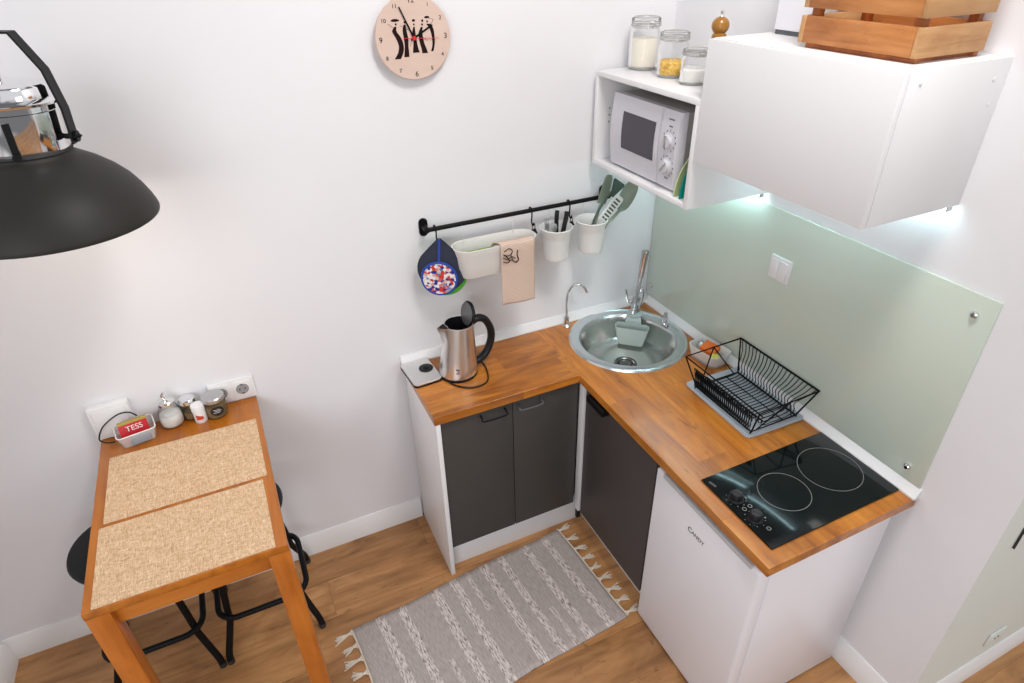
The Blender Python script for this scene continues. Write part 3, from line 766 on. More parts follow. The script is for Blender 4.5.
def disc(x, y, rx, ry):
    b.prism([((x+rx*cos(t*pi/8))*S, (-y+ry*sin(t*pi/8))*S*V) for t in range(16)], 0, .0005, on_back(cx, Yc-.0016, cz))
sil([(-130, -95), (-140, -60), (-115, -10), (-100, 50), (-108, 100), (-135, 150)], [8, 17, 20, 18, 20, 24]); disc(-125, -112, 7, 9)
sil([(-160, -140), (-130, -152), (-100, -140)], [2, 12, 2]) ; disc(-128, -140, 32, 9)
sil([(-60, -105), (-64, -60), (-58, 0), (-60, 60), (-66, 140)], [8, 15, 17, 14, 20]); disc(-58, -122, 7, 9)
sil([(10, -85), (4, -40), (8, 20), (8, 70), (10, 112)], [6, 13, 12, 18, 26]); disc(10, -102, 6, 9); disc(10, -132, 12, 10)
sil([(68, -80), (54, -30), (60, 40), (70, 80), (78, 122)], [7, 16, 17, 18, 22]); disc(72, -98, 7, 9); disc(76, -126, 8, 10)
sil([(120, -100), (142, -60), (150, 0), (148, 60), (134, 112)], [16, 14, 11, 9, 9]); disc(112, -118, 6, 9); disc(112, -150, 20, 9)
for (x0, y0, x1, y1) in ((-95, -100, -30, -60), (-185, -120, -150, -90), (112, -150, 160, -130), (160, -130, 140, -95), (-30, 60, -10, -20), (60, -10, 100, 25)):
    d = Vector((x1-x0, -(y1-y0))).normalized(); q = Vector((-d.y, d.x))*1.4
    b.prism([(p.x*S, p.y*S*V) for p in (Vector((x0, -y0))+q, Vector((x0, -y0))-q, Vector((x1, -y1))-q, Vector((x1, -y1))+q)], 0, .0005, on_back(cx, Yc-.0016, cz))
obj('figure_print', b, 'clock_print', ck)
def hand(nm, x, y, w0, w1, dep, m_, tail=0):
    d = Vector((x, -y*V)); L = d.length*S; d.normalize(); q = Vector((-d.y, d.x))
    bb = B(); bb.prism([tuple(-d*tail+q*w0), tuple(-d*tail-q*w0), tuple(d*L-q*w1), tuple(d*L+q*w1)], 0, .001, on_back(cx, Yc-dep, cz)); return obj(nm, bb, m_, ck)
hand('minute_hand', -92, -238, .0030, .0018, .0045, 'clock_hand', .012)
hand('hour_hand', 148, -90, .0034, .0026, .0033, 'clock_hand', .010)
hand('second_hand', 190, 12, .0009, .0006, .0058, 'red', .036)
obj('hub', B().lathe([(0, -.0022), (.0065, -.0022), (.0065, .0), (.0055, .001), (0, .0012)], (cx, Yc-.0072, cz), 20, Matrix.Rotation(radians(90), 4, 'X')), 'red', ck)

# ------------------------------------------------------------------ black rail and what hangs on it
YRAIL, ZRAIL = -.048, 1.467
rl = thing('utensil_rail', 'black metal utensil rail on the white wall above the kettle', 'rail', (-.68, 0, ZRAIL))
obj('bar', B().cyl((-1.068, YRAIL, ZRAIL), (-.280, YRAIL, ZRAIL), .0085, seg=18, bev=.002), 'black', rl)
for x in (-1.066, -.282):
    m_ = obj('bracket', B().prism(rrect(.034, .070, .016, 6), -.006, 0, on_back(x, -.0065, ZRAIL-.004) @ Matrix.Translation((0, 0, 0)), bev=.0015).cyl((x, -.004, ZRAIL), (x, YRAIL-.006, ZRAIL), .0105, .0115, 18, bev=.002), 'black', rl)

def s_hook(x, label, drop=.052, fwd=.012):
    b = B(); pts = [(x, YRAIL+.012, ZRAIL-.004), (x, YRAIL+.011, ZRAIL+.008), (x, YRAIL, ZRAIL+.0125), (x, YRAIL-.011, ZRAIL+.006), (x, YRAIL-.0125, ZRAIL-.012),
                    (x, YRAIL-.010, ZRAIL-drop+.010), (x, YRAIL-.014, ZRAIL-drop), (x, YRAIL-.024, ZRAIL-drop-.002), (x, YRAIL-.029, ZRAIL-drop+.010)]
    b.tube(pts, .0030, 8, smooth=5)
    return tag(obj('rail_hook', b, 'black', origin=(x, YRAIL, ZRAIL)), label, 'hook')
s_hook(-1.036, 'black hook on the rail carrying the pot holders', .040)
s_hook(-.640, 'black hook on the rail at the planter end beside the cutlery cup')
s_hook(-.470, 'black hook on the rail between the two hanging white cups')

# pot holders
def drop_outline(cxx, czz, r, topz, n=28):
    out = []
    ht = topz-czz
    al = math.acos(min(.999, r/ht))
    for k in range(n+1):
        a = pi/2+al+(2*pi-2*al)*k/n
        out.append((cxx+r*cos(a), czz+r*sin(a)))
    out += [(cxx+.008, topz-.004), (cxx+.004, topz), (cxx-.004, topz), (cxx-.008, topz-.004)]
    return out
g = thing('pot_holder', 'round green pot holder mostly hidden behind the navy one', 'pot holder', (-1.03, -.047, 1.43))
obj('pad', B().prism(rrect(.176, .176, .088, 12), -.005, .003, on_back(-1.032, -.0525, 1.277), bev=.002), 'green', g)
obj('loop', B().tube([(-1.020, -.0525, 1.36), (-1.030, -.056, 1.41), (-1.036, -.064, 1.431), (-1.034, -.062, 1.41), (-1.022, -.0525, 1.36)], .0022, 6, smooth=4), 'green', g)
g = thing('pot_holder', 'navy blue teardrop pot holder hanging at the left rail end', 'pot holder', (-1.036, -.06, 1.43))
obj('pad', B().prism(drop_outline(-1.036, 1.304, .090, 1.428), 0, .009, on_back(0, -.0585, 0), bev=.003), 'navy', g)
obj('piping', B().tube([(x, -.063, z) for x, z in drop_outline(-1.036, 1.304, .090, 1.428)], .003, 6, True), 'navy', g)
g = thing('pot_holder', 'round blue-edged patterned pot holder hung on a blue ribbon', 'pot holder', (-1.04, -.075, 1.42))
obj('pad', B().prism([(.064*cos(k*pi/24), .064*sin(k*pi/24)) for k in range(48)], 0, .009, on_back(-1.046, -.0715, 1.272), bev=.002), 'pattern', g)
obj('binding', B().torus((-1.046, -.076, 1.272), .0655, .0055, 56, Matrix.Rotation(radians(90), 4, 'X'), 8), 'blue', g)
obj('ribbon', B().tube([(-1.043, -.073, 1.340), (-1.041, -.071, 1.37), (-1.037, -.072, 1.405), (-1.036, -.072, 1.430)], .005, 8, smooth=4, flat=(1, .35)), 'blue', g)

for g in [o for o in COL.objects if o.name.startswith('pot_holder')]:
    p = g.location.copy(); piv = Vector((-1.036, -.058, 0))
    g.rotation_euler.z = radians(-27)
    q = Matrix.Rotation(radians(-27), 4, 'Z') @ (p-piv)+piv; g.location = q+Vector((.002, -.030, .016))

def clip(x, z, sc, label):
    c = thing('binder_clip', label, 'clip', (x, YRAIL-.026, z))
    yy = YRAIL-.027
    obj('jaw', B().prism([(-.012*sc, -.018*sc), (.012*sc, -.018*sc), (.009*sc, .004*sc), (-.009*sc, .004*sc)], -.005, .005, on_back(x, yy, z) @ Matrix.Rotation(radians(14), 4, 'Z'), bev=.001), 'black_plastic', c)
    obj('wire_arm', B().tube([(x-.006*sc, yy, z), (x-.005*sc, yy, z+.022*sc), (x, yy, z+.028*sc), (x+.005*sc, yy, z+.022*sc), (x+.006*sc, yy, z)], .0016, 6, smooth=3)
        .tube([(x-.008*sc, yy-.004, z-.012*sc), (x-.012*sc, yy-.010, z-.034*sc), (x-.004*sc, yy-.011, z-.038*sc), (x+.002*sc, yy-.004, z-.014*sc)], .0016, 6, smooth=3), 'black', c)
clip(-.640, ZRAIL-.072, 1.0, 'black clip hanging on the hook at the planter end')
clip(-.470, ZRAIL-.072, .8, 'small black clip hanging between the two white cups')

# planter box
pl = thing('hanging_planter', 'long white oval planter box hanging from the black rail', 'planter', (-.838, -.105, 1.285))
def oval(w, d, z): return [Vector((-.824+x, -.108+y, z)) for x, y in rrect(w, d, d/2-.001, 12)]
zr = 1.402
obj('box', B().loft([oval(.2940, .085, 1.283), oval(.3000, .090, 1.287), oval(.3120, .099, 1.318), oval(.3150, .101, 1.320), oval(.3240, .108, 1.372), oval(.3270, .111, 1.3745), oval(.3360, .118, zr-.004), oval(.3405, .122, zr-.003), oval(.3410, .122, zr),
                    oval(.3310, .113, zr), oval(.3210, .104, 1.372), oval(.2980, .088, 1.292)]), 'planter', pl, angle=40)
for x in (-.93, -.72):
    obj('hanger', B().tube([(x, -.0535, zr-.012), (x, -.0545, zr+.03), (x, YRAIL+.0135, ZRAIL-.01), (x, YRAIL+.012, ZRAIL+.009), (x, YRAIL+.004, ZRAIL+.0115)], .0013, 8, smooth=4), 'planter', pl)
o = obj('sponge_cloth', B().box((-.062, -.016, -.03), (.062, .016, .03), .004), 'sponge_green', origin=(0, 0, 0)); o.location = (-.888, -.122, 1.350)
tag(o, 'green sponge cloth lying inside the white planter', 'sponge')

# towel draped over the planter rim
tw = thing('tea_towel', 'beige waffle towel hanging over the front of the planter', 'towel', (-.758, -.17, zr))
b = B(); rows = []
prof = [(-.088, zr-.030), (-.105, zr-.012), (-.150, zr+.0035), (-.166, zr+.006), (-.1745, zr-.002), (-.176, zr-.03), (-.1745, zr-.075), (-.173, zr-.12), (-.173, zr-.17), (-.174, zr-.215), (-.174, zr-.250)]
pp = cat([(0, y, z) for y, z in prof], 4)
nx = 16
def tw_pt(i, j, off):
    p = pp[i]; t = j/nx; x = -.829+.142*t
    amp = .003*min(1, i/25); w = amp*sin(t*7+.3)
    skew = .003*(i/len(pp))
    return Vector((x+skew, p.y+w-.0, p.z+(-.004*t if i > 30 else 0)))
bm = b.bm; G = [[bm.verts.new(tw_pt(i, j, 0)) for j in range(nx+1)] for i in range(len(pp))]
for i in range(len(pp)-1):
    for j in range(nx): bm.faces.new((G[i][j], G[i+1][j], G[i+1][j+1], G[i][j+1]))
o = obj('cloth', b, 'towel', tw, angle=80)
md = o.modifiers.new('cloth_thickness', 'SOLIDIFY'); md.thickness = .003; md.offset = 0
b = B()
yt = -.1790
def stroke(pts, w):
    q = cat([(X0+(x-X0)*1.25, yt, Z0+(z-Z0)*1.25) for x, z in pts], 5); b.tube(q, w*1.5, 6)
X0, Z0 = -.800, zr-.030
stroke([(X0-.012, Z0+.006), (X0+.002, Z0+.014), (X0+.014, Z0+.006), (X0+.010, Z0-.006), (X0-.006, Z0-.008), (X0-.016, Z0-.002)], .0010)
stroke([(X0+.032, Z0+.004), (X0+.030, Z0-.012), (X0+.034, Z0-.028), (X0+.026, Z0-.036)], .0016)
stroke([(X0-.018, Z0-.012), (X0-.004, Z0-.020), (X0+.012, Z0-.014), (X0+.024, Z0-.022)], .0010)
stroke([(X0-.016, Z0-.026), (X0-.002, Z0-.032), (X0+.010, Z0-.024), (X0+.022, Z0-.034), (X0+.026, Z0-.036)], .0011)
stroke([(X0-.010, Z0-.004), (X0-.002, Z0-.016), (X0+.004, Z0-.026)], .0013)
stroke([(X0+.012, Z0+.000), (X0+.010, Z0-.012), (X0+.016, Z0-.024)], .0010)
obj('figure_print', b, 'clock_print', tw)

# cups
def cup(x, label):
    y, zr_ = -.100, 1.404
    c = thing('hanging_cup', label, 'cup', (x, y, 1.268), group=None)
    pr = [(0, 0), (.046, 0), (.048, .004), (.052, .050), (.0525, .052), (.0555, .085), (.0565, .087), (.0595, .112), (.0605, .1135), (.0628, .128), (.0665, .131), (.0670, .135), (.0635, .1365), (.0605, .130), (.050, .010), (0, .008)]
    obj('cup_body', B().lathe(pr, (x, y, 1.268), 44), 'cup', c)
    obj('hanger', B().tube([(x, y+.062, zr_-.012), (x, y+.0665, zr_+.02), (x, YRAIL+.0155, ZRAIL-.012), (x, YRAIL+.0125, ZRAIL+.009), (x, YRAIL+.004, ZRAIL+.0115)], .0013, 8, smooth=4), 'cup', c)
    return c
cup(-.553, 'white hanging cup holding black-handled cutlery')
cup(-.390, 'white hanging cup holding sage green kitchen tools, nearer the corner')

def utensil(name, label, category, parts):
    base = parts[0][2]
    o = thing(name, label, category, base)
    for nm, m_, _, b in parts: obj(nm, b, m_, o)
    return o
c0 = Vector((-.553, -.100, 1.280))
def leaning(top, r, bot=c0, r1=None, bend=None):
    b = B(); t = Vector(top); pts = [bot, (bot+t)/2+Vector(bend or (0, 0, 0)), t]
    return b.tube(pts, r, 10, smooth=5, flat=(1, .7))
P = c0+Vector((-.004, .012, 0))
utensil('kitchen_knife', 'upright black-handled knife in the cutlery cup', 'knife', [('handle', 'black_plastic', P, B().tube([(-.550, -.096, 1.375), (-.546, -.090, 1.44), (-.540, -.084, 1.462)], .0095, 10, smooth=5, flat=(1, .7))), ('blade', 'alu', P, B().box((-.566, -.099, 1.282), (-.544, -.0975, 1.378), .0005))])
P = c0+Vector((.02, -.01, 0))
utensil('kitchen_scissors', 'black-handled tool leaning to the right in the cutlery cup', 'utensil', [('handle', 'black_plastic', P, B().tube([(-.530, -.112, 1.372), (-.508, -.098, 1.43), (-.500, -.090, 1.452)], .0105, 10, smooth=5, flat=(1, .6))), ('blade', 'alu', P, B().tube([(-.545, -.122, 1.282), (-.530, -.112, 1.374)], .007, 8, flat=(1, .25)))])
P = c0+Vector((-.03, 0, 0))
utensil('fork', 'steel fork standing at the left of the cutlery cup', 'fork', [('handle', 'alu', P, B().tube([(-.570, -.105, 1.284), (-.590, -.098, 1.40)], .004, 8)), ('head', 'alu', P, B().box((-.603, -.099, 1.398), (-.583, -.0965, 1.420), .0006).box((-.603, -.099, 1.42), (-.600, -.0965, 1.443)).box((-.5965, -.099, 1.42), (-.5935, -.0965, 1.443)).box((-.590, -.099, 1.42), (-.587, -.0965, 1.443)))])
P = c0+Vector((-.015, -.03, 0))
utensil('spoon', 'small steel spoon in the middle of the cutlery cup', 'spoon', [('handle', 'alu', P, B().tube([(-.560, -.120, 1.284), (-.572, -.128, 1.392)], .0032, 8)), ('bowl', 'alu', P, B().sphere((-.575, -.130, 1.412), .012, (.85, .3, 1.5)))])

# sage tools in the second cup (leaning to the right and towards the room)
q0 = Vector((-.395, -.110, 1.282))
sp1 = utensil('spatula', 'sage green spatula with tall flat blade at the back of the right cup', 'spatula', [
    ('handle', 'sage', q0, B().tube([(-.400, -.105, 1.284), (-.352, -.085, 1.42), (-.335, -.08, 1.455)], .006, 10, smooth=5)),
    ('blade', 'sage', q0, B().prism([(-.020, 0), (.020, 0), (.024, .03), (.019, .105), (.010, .118), (-.010, .118), (-.018, .105), (-.022, .03)], -.002, .002, Matrix.Translation((-.334, -.078, 1.452)) @ Matrix.Rotation(radians(16), 4, 'Y') @ Matrix.Rotation(radians(90), 4, 'X'), bev=.0008))])
q1 = q0+Vector((.005, -.01, 0))
gm = Matrix.Translation((-.308, -.128, 1.455)) @ Matrix.Rotation(radians(42), 4, 'Y') @ Matrix.Rotation(radians(90), 4, 'X')
b1 = B().prism([(-.022, -.075), (.022, -.075), (.024, .035), (.018, .045), (-.018, .045), (-.024, .035)], -.002, .002, gm, bev=.0008)
b2 = B()
for k in range(7):
    b2.box((-.014, -.064+k*.0145, .0022), (.014, -.057+k*.0145, .0030))
b2.xf(gm)
sp2 = utensil('turner', 'white kitchen turner with a row of dark slots in right cup', 'turner', [
    ('handle', 'cup', q1, B().tube([(-.395, -.112, 1.284), (-.375, -.120, 1.36), (-.345, -.126, 1.415)], .006, 10, smooth=5)), ('blade', 'cup', q1, b1), ('slots', 'sage_dark', q1, b2)])
q2 = q0+Vector((.01, -.02, 0))
lad = B()
lm = Matrix.Translation((-.248, -.128, 1.480)) @ Matrix.Rotation(radians(30), 4, 'Y') @ Matrix.Rotation(radians(-38), 4, 'Z')
rows = []
for k in range(9):
    t = k/8; z = -.062+.124*t; w = .030*math.sqrt(max(.02, 1-(abs(t-.55)/.56)**2.4)); dep = .016*(1-(2*t-1)**2)
    rows.append([lm @ Vector((-w, 0, z)), lm @ Vector((-w*.5, dep*.8, z)), lm @ Vector((0, dep, z)), lm @ Vector((w*.5, dep*.8, z)), lm @ Vector((w, 0, z)), lm @ Vector((w*.5, dep*.8-.003, z)), lm @ Vector((0, dep-.003, z)), lm @ Vector((-w*.5, dep*.8-.003, z))])
lad.loft(rows)
sl = B()
for dx, dz in ((-.010, -.02), (.010, -.02), (-.010, .008), (.010, .008), (0, .032)):
    sl.box((dx-.003, -.004, dz-.009), (dx+.003, .0115, dz+.009))
sl.xf(lm)
sp3 = utensil('slotted_spoon', 'sage green slotted spoon leaning over the right side of the cup', 'slotted spoon', [
    ('handle', 'sage', q2, B().tube([(-.395, -.130, 1.284), (-.352, -.142, 1.38), (-.312, -.138, 1.410), (-.270, -.130, 1.436)], .0065, 10, smooth=5)),
    ('bowl', 'sage', q2, lad)])
q3 = q0+Vector((-.02, 0, 0))
utensil('scraper', 'dark green flared scraper behind the white turner in right cup', 'scraper', [
    ('handle', 'sage_dark', q3, B().tube([(-.415, -.100, 1.284), (-.375, -.098, 1.40), (-.335, -.100, 1.47), (-.305, -.104, 1.505)], .005, 10, smooth=5)),
    ('blade', 'sage_dark', q3, B().prism([(-.008, -.03), (.008, -.03), (.034, .026), (.030, .034), (-.026, .040), (-.030, .034)], -.002, .002, Matrix.Translation((-.292, -.108, 1.512)) @ Matrix.Rotation(radians(30), 4, 'Y') @ Matrix.Rotation(radians(90), 4, 'X'), bev=.0008))])

# ------------------------------------------------------------------ upper units
UD = -.357
mu = thing('open_wall_unit', 'open white wall unit housing the microwave', 'wall unit', (-.18, -.32, 1.608))
y0, y1, z0, z1 = -.027, -.616, 1.608, 1.952; t = .018
obj('side_panel', B().box((UD, y0-t, z0), (-.001, y0, z1-t), .0008), 'white', mu)
obj('side_panel', B().box((UD, y1, z0), (-.001, y1+t, z1-t), .0008), 'white', mu)
obj('bottom_shelf', B().box((UD, y1+t, z0), (-.001, y0-t, z0+t), .0008), 'white', mu)
obj('top_panel', B().box((UD, y1, z1-t), (-.001, y0, z1), .0008), 'white', mu)
obj('back_panel', B().box((-.008, y1+t, z0+t), (-.0015, y0-t, z1-t)), 'white', mu)
b = B()
for z in (1.765, 1.79, 1.815):
    b.cyl((-.30, y0-t-.0003, z), (-.30, y0-t+.004, z), .003, seg=10)
obj('shelf_pin_hole', b, 'rubber', mu)

cz0, cz1, cy0, cy1 = 1.767, 2.120, -.6165, -1.238
wc = thing('wall_cabinet', 'white closed wall cabinet with flap door below the crate', 'wall cabinet', (-.18, -.93, cz0))
obj('carcass', B().box((-.3375, cy1, cz0), (-.001, cy1+.018, cz1), .0008).box((-.3375, cy0-.018, cz0), (-.001, cy0, cz1), .0008)
    .box((-.3375, cy1+.018, cz0), (-.001, cy0-.018, cz0+.018), .0008).box((-.3375, cy1+.018, cz1-.018), (-.001, cy0-.018, cz1), .0008).box((-.008, cy1+.018, cz0+.018), (-.001, cy0-.018, cz1-.018)), 'white', wc)
obj('door', B().box((UD, cy1+.001, cz0), (-.340, cy0-.001, cz1-.0015), .0012), 'white', wc)
b = B()
for x, z in ((-.30, 2.09), (-.045, 2.075), (-.035, 2.02)):
    b.lathe([(0, .0018), (.004, .0016), (.006, .0003), (0, 0)], (x, cy1, z), 14, Matrix.Rotation(radians(90), 4, 'X'))
obj('cover_cap', b, 'plastic', wc)

def led(name, ya, yb, z, x, label):
    t_ = thing(name, label, 'light strip', (x, (ya+yb)/2, z-.011))
    obj('profile', B().box((x-.010, yb, z-.004), (x+.010, ya, z-.0005), .0006).box((x-.010, yb-.004, z-.013), (x+.010, yb, z-.0005), .0006).box((x-.010, ya, z-.013), (x+.010, ya+.004, z-.0005), .0006), 'alu', t_)
    obj('diffuser', B().box((x-.007, yb+.001, z-.0085), (x+.008, ya-.001, z-.0042), .001), 'led', t_)
    return t_
led('light_strip', -.012-.017, -.610, 1.608, -.030, 'bright cool white light strip under the microwave unit')
led('light_strip', -.625, -1.232, cz0, -.030, 'bright cool white light strip under the closed wall cabinet')

# ------------------------------------------------------------------ microwave
mw = thing('microwave', 'white microwave oven with two dials inside the open unit', 'microwave', (-.19, -.33, z0+t))
my0, my1, mz0, mz1, mf = -.116, -.512, 1.636, 1.890, -.318
obj('case', B().box((mf+.012, my1+.006, mz0), (-.03, my0-.006, mz1-.003), .006), 'microwave_case', mw)
def bowed(ya, yb, depth, za, zb_, name, m_, par, bev=.003):
    """front panel facing -x, slightly bowed outward, with a swelling right-hand edge"""
    rows = []; n = 14
    for k in range(n+1):
        tz = k/n; zz = za+(zb_-za)*tz; bow = .012*sin(pi*tz)
        rows.append([(mf+.014, ya, zz), (mf-depth*.5-bow*.6, ya, zz), (mf-depth-bow, ya-.006, zz), (mf-depth-bow, yb+.006, zz), (mf-depth*.5-bow*.6, yb, zz), (mf+.014, yb, zz)])
    return obj(name, B().loft(rows), m_, par, angle=40)
dr = bowed(my0, -.412, .012, mz0, mz1, 'door', 'microwave_face', mw)
pn = bowed(-.414, my1, .012, mz0, mz1, 'control_panel', 'microwave_face', mw)
def bowx(z): return mf-.012-.012*sin(pi*(z-mz0)/(mz1-mz0))
b = B(); rows = []
for k in range(11):
    zz = 1.708+(1.838-1.708)*k/10; x = bowx(zz); rows.append([(x+.004, -.196, zz), (x-.0012, -.197, zz), (x-.0012, -.391, zz), (x+.004, -.392, zz)])
b.loft(rows); obj('window', b, 'window_dark', dr)
b = B(); rows = []
for kn, (yk, zk) in enumerate(((-.471, 1.795), (-.471, 1.712))):
    x = bowx(zk)
    R = Matrix.Translation((x-.0002, yk, zk)) @ Matrix.Rotation(radians(-90), 4, 'Y')
    kk = obj('dial', B().lathe([(0, 0), (.0285, 0), (.0285, .003), (.022, .005), (.020, .016), (0, .017)], (0, 0, 0), 30, R), 'microwave_face', mw)
    obj('pointer', B().box((-.003, -.020, .0165), (.003, .020, .0225), .001, radians(0)).xf(R @ Matrix.Rotation(radians(0 if kn == 0 else -40), 4, 'Z') @ Matrix.Rotation(radians(90), 4, 'Z')), 'alu', kk)
b = B()
for kn, (yk, zk) in enumerate(((-.471, 1.795), (-.471, 1.712))):
    for a_ in range(-150, 151, 30):
        yy = yk-.034*sin(radians(a_)); zz = zk+.034*cos(radians(a_)); b.box((bowx(zz)-.0008, yy-.0016, zz-.0028), (bowx(zz)+.001, yy+.0016, zz+.0028))
for zz, w in ((1.862, .018), (1.841, .010), (1.671, .010)):
    for k in range(int(w/.003)):
        yy = -.473+w-k*.006; b.box((bowx(zz)-.0008, yy-.0022, zz-.0024), (bowx(zz)+.001, yy+.0022, zz+.0024))
obj('dial_print', b, 'print_grey', pn)
for x in (-.29, -.06):
    for y in (my0-.04, my1+.04): obj('foot_or_gap', B().cyl((x, y, z0+t+.0002), (x, y, mz0+.002), .012, seg=12), 'rubber', mw)

# boards standing between the microwave and the unit's side
def leaf_board(name, ya, x0, w, h, m_, label, rx, edge):
    o = thing(name, label, 'board', (x0, ya, z0+t+.0003))
    poly = []
    for k in range(13):
        a = radians(180-90*k/12); poly.append((x0+w*(1+cos(a)), z0+t+.0006+h*sin(a)))
    poly.append((x0+w, z0+t+.0006))
    obj('board', B().prism(poly, -.0015, .0015, on_back(0, ya, 0), bev=.0005), m_, o)
    obj('edge_print', B().tube([(p[0], ya, p[1]) for p in poly[:-1]], .0022, 6), edge, o)
    return o
leaf_board('chopping_board', -.535, -.348, .15, .170, 'lime', 'olive green leaf-shaped board standing beside the microwave', 0, 'pale_lime')
leaf_board('chopping_board', -.562, -.345, .09, .150, 'teal', 'teal board standing against the wall unit side by the microwave', 0, 'teal')

# ------------------------------------------------------------------ jars on the unit
def clip_jar(x, y, r, h, fill, fm, label):
    j = thing('storage_jar', label, 'jar', (x, y, z1))
    zz = z1+.0004
    obj('glass_body', B().lathe([(0, .003), (r*.9, .003), (r, .010), (r*1.0, h*.70), (r*.86, h*.80), (r*.84, h*.83), (r*.92, h*.84)], (x, y, zz), 40), 'glass', j)
    obj('glass_base', B().lathe([(0, 0), (r*.88, 0), (r*.99, .008), (r*.985, .010), (r*.86, .0025), (0, .0025)], (x, y, zz), 40), M['jar_base'], j)
    obj('contents', B().lathe([(0, .006), (r*.86, .006), (r*.95, .013), (r*.95, fill*.92), (r*.85, fill), (0, fill*1.03)], (x, y, zz), 36), fm, j)
    obj('glass_lid', B().lathe([(0, h*.985), (r*.62, h*.99), (r*.70, h), (r*.86, h*.995), (r*.94, h*.97), (r*.94, h*.895), (r*.90, h*.885)], (x, y, zz), 40), 'glass', j)
    obj('lid_ring', B().torus((x, y, zz+h*.885), r*.93, .0024, 40).torus((x, y, zz+h*.845), r*.95, .0018, 40).torus((x, y, zz+h*.995), r*.78, .0016, 40), M['jar_base'], j)
    d = Vector((-.35, -.94, 0)).normalized(); q = Vector((x, y, zz))
    e = Vector((-d.y, d.x, 0))
    def pt(o_, z_, s_): return q+d*o_+e*s_+Vector((0, 0, z_))
    obj('wire_clasp', B().tube([pt(r*.95, h*.80, -.010), pt(r*1.12, h*.84, -.010), pt(r*1.10, h*.93, -.009), pt(r*1.10, h*.93, .009), pt(r*1.12, h*.84, .010), pt(r*.95, h*.80, .010)], .0014, 6)
        .torus((x, y, zz+h*.815), r*.885, .0014, 36), 'alu', j)
    return j
M['jar_base'] = mat('thick_glass', (.70, .71, .68, 1), .1, trans=.6)
clip_jar(-.196, -.090, .055, .172, .104, 'flour', 'tall clip-top glass jar of pale flour on the microwave unit')
clip_jar(-.202, -.268, .052, .142, .052, 'pasta', 'clip-top glass jar of yellow pasta between the two pale jars')
clip_jar(-.222, -.410, .045, .107, .048, 'sugar', 'smallest clip-top glass jar with white sugar beside the closed cabinet')

# pepper mill on the unit, half hidden by the cabinet
pm = thing('pepper_mill', 'round-headed wooden pepper mill peeking over the cabinet edge', 'pepper mill', (-.280, -.570, z1))
obj('body', B().lathe([(0, 0), (.026, 0), (.026, .02), (.019, .05), (.017, .09), (.020, .12), (.024, .145), (.023, .156), (.020, .160), (0, .160)], (-.280, -.570, z1+.0003), 30), 'mill', pm)
obj('head', B().lathe([(0, 0), (.019, 0), (.0215, .002), (.0215, .006), (.018, .008)] + [(.0255*cos(radians(a_)), .030+.0245*sin(radians(a_))) for a_ in range(-50, 81, 10)] + [(.004, .0548), (0, .0548)], (-.280, -.570, z1+.1605), 30), 'mill', pm)
obj('finial', B().lathe([(0, 0), (.006, 0), (.004, .003), (.004, .006), (.0065, .010), (.005, .014), (0, .0155)], (-.280, -.570, z1+.2153), 18), 'chrome', pm)

# ------------------------------------------------------------------ crate on the cabinet
cr_ = thing('wooden_crate', 'slatted wooden crate on top of the closed wall cabinet', 'crate', (-.15, -1.02, cz1))
def slat(a_, b_, m_, par=cr_): return obj('slat', B().box(a_, b_, .0012), m_, par)
for zz in (2.132, 2.2105, 2.289):
    slat((-.284, -1.1835, zz), (-.270, -.882, zz+.061), 'crate')
    slat((-.071, -1.1835, zz), (-.057, -.882, zz+.061), 'crate')
for zz in (2.132, 2.2105, 2.289):
    slat((-.285, -1.1985, zz), (-.056, -1.1845, zz+.061), 'crate_side')
    slat((-.285, -.8815, zz), (-.056, -.8675, zz+.061), 'crate_side')
for x in (-.2690, -.0905):
    for y in (-1.1835, -.904): obj('corner_post', B().box((x, y, 2.132), (x+.019, y+.022, 2.35), .001), 'crate_post', cr_)
for k in range(5):
    x = -.268+k*.0395; obj('bottom_board', B().box((x, -1.183, 2.1305), (x+.036, -.883, 2.1315+.006)), 'crate', cr_)
for x in (-.272, -.075):
    obj('base_rail', B().box((x, -1.190, cz1+.0004), (x+.016, -.884, 2.1305), .001), 'crate_post', cr_)
for y in (-1.180, -1.02, -.901):
    obj('base_rail', B().box((-.256, y, cz1+.0004), (-.075, y+.014, 2.1305), .001), 'crate_post', cr_)

# white box behind the crate
wb = thing('appliance_box', 'white box with dark base behind the wooden crate', 'box', (-.10, -.74, cz1))
obj('body', B().box((-.150, -.855, cz1+.012), (-.012, -.648, cz1+.30), .004), 'enamel', wb)
obj('base', B().box((-.146, -.852, cz1+.0004), (-.016, -.651, cz1+.012), .001), 'grey_box', wb)

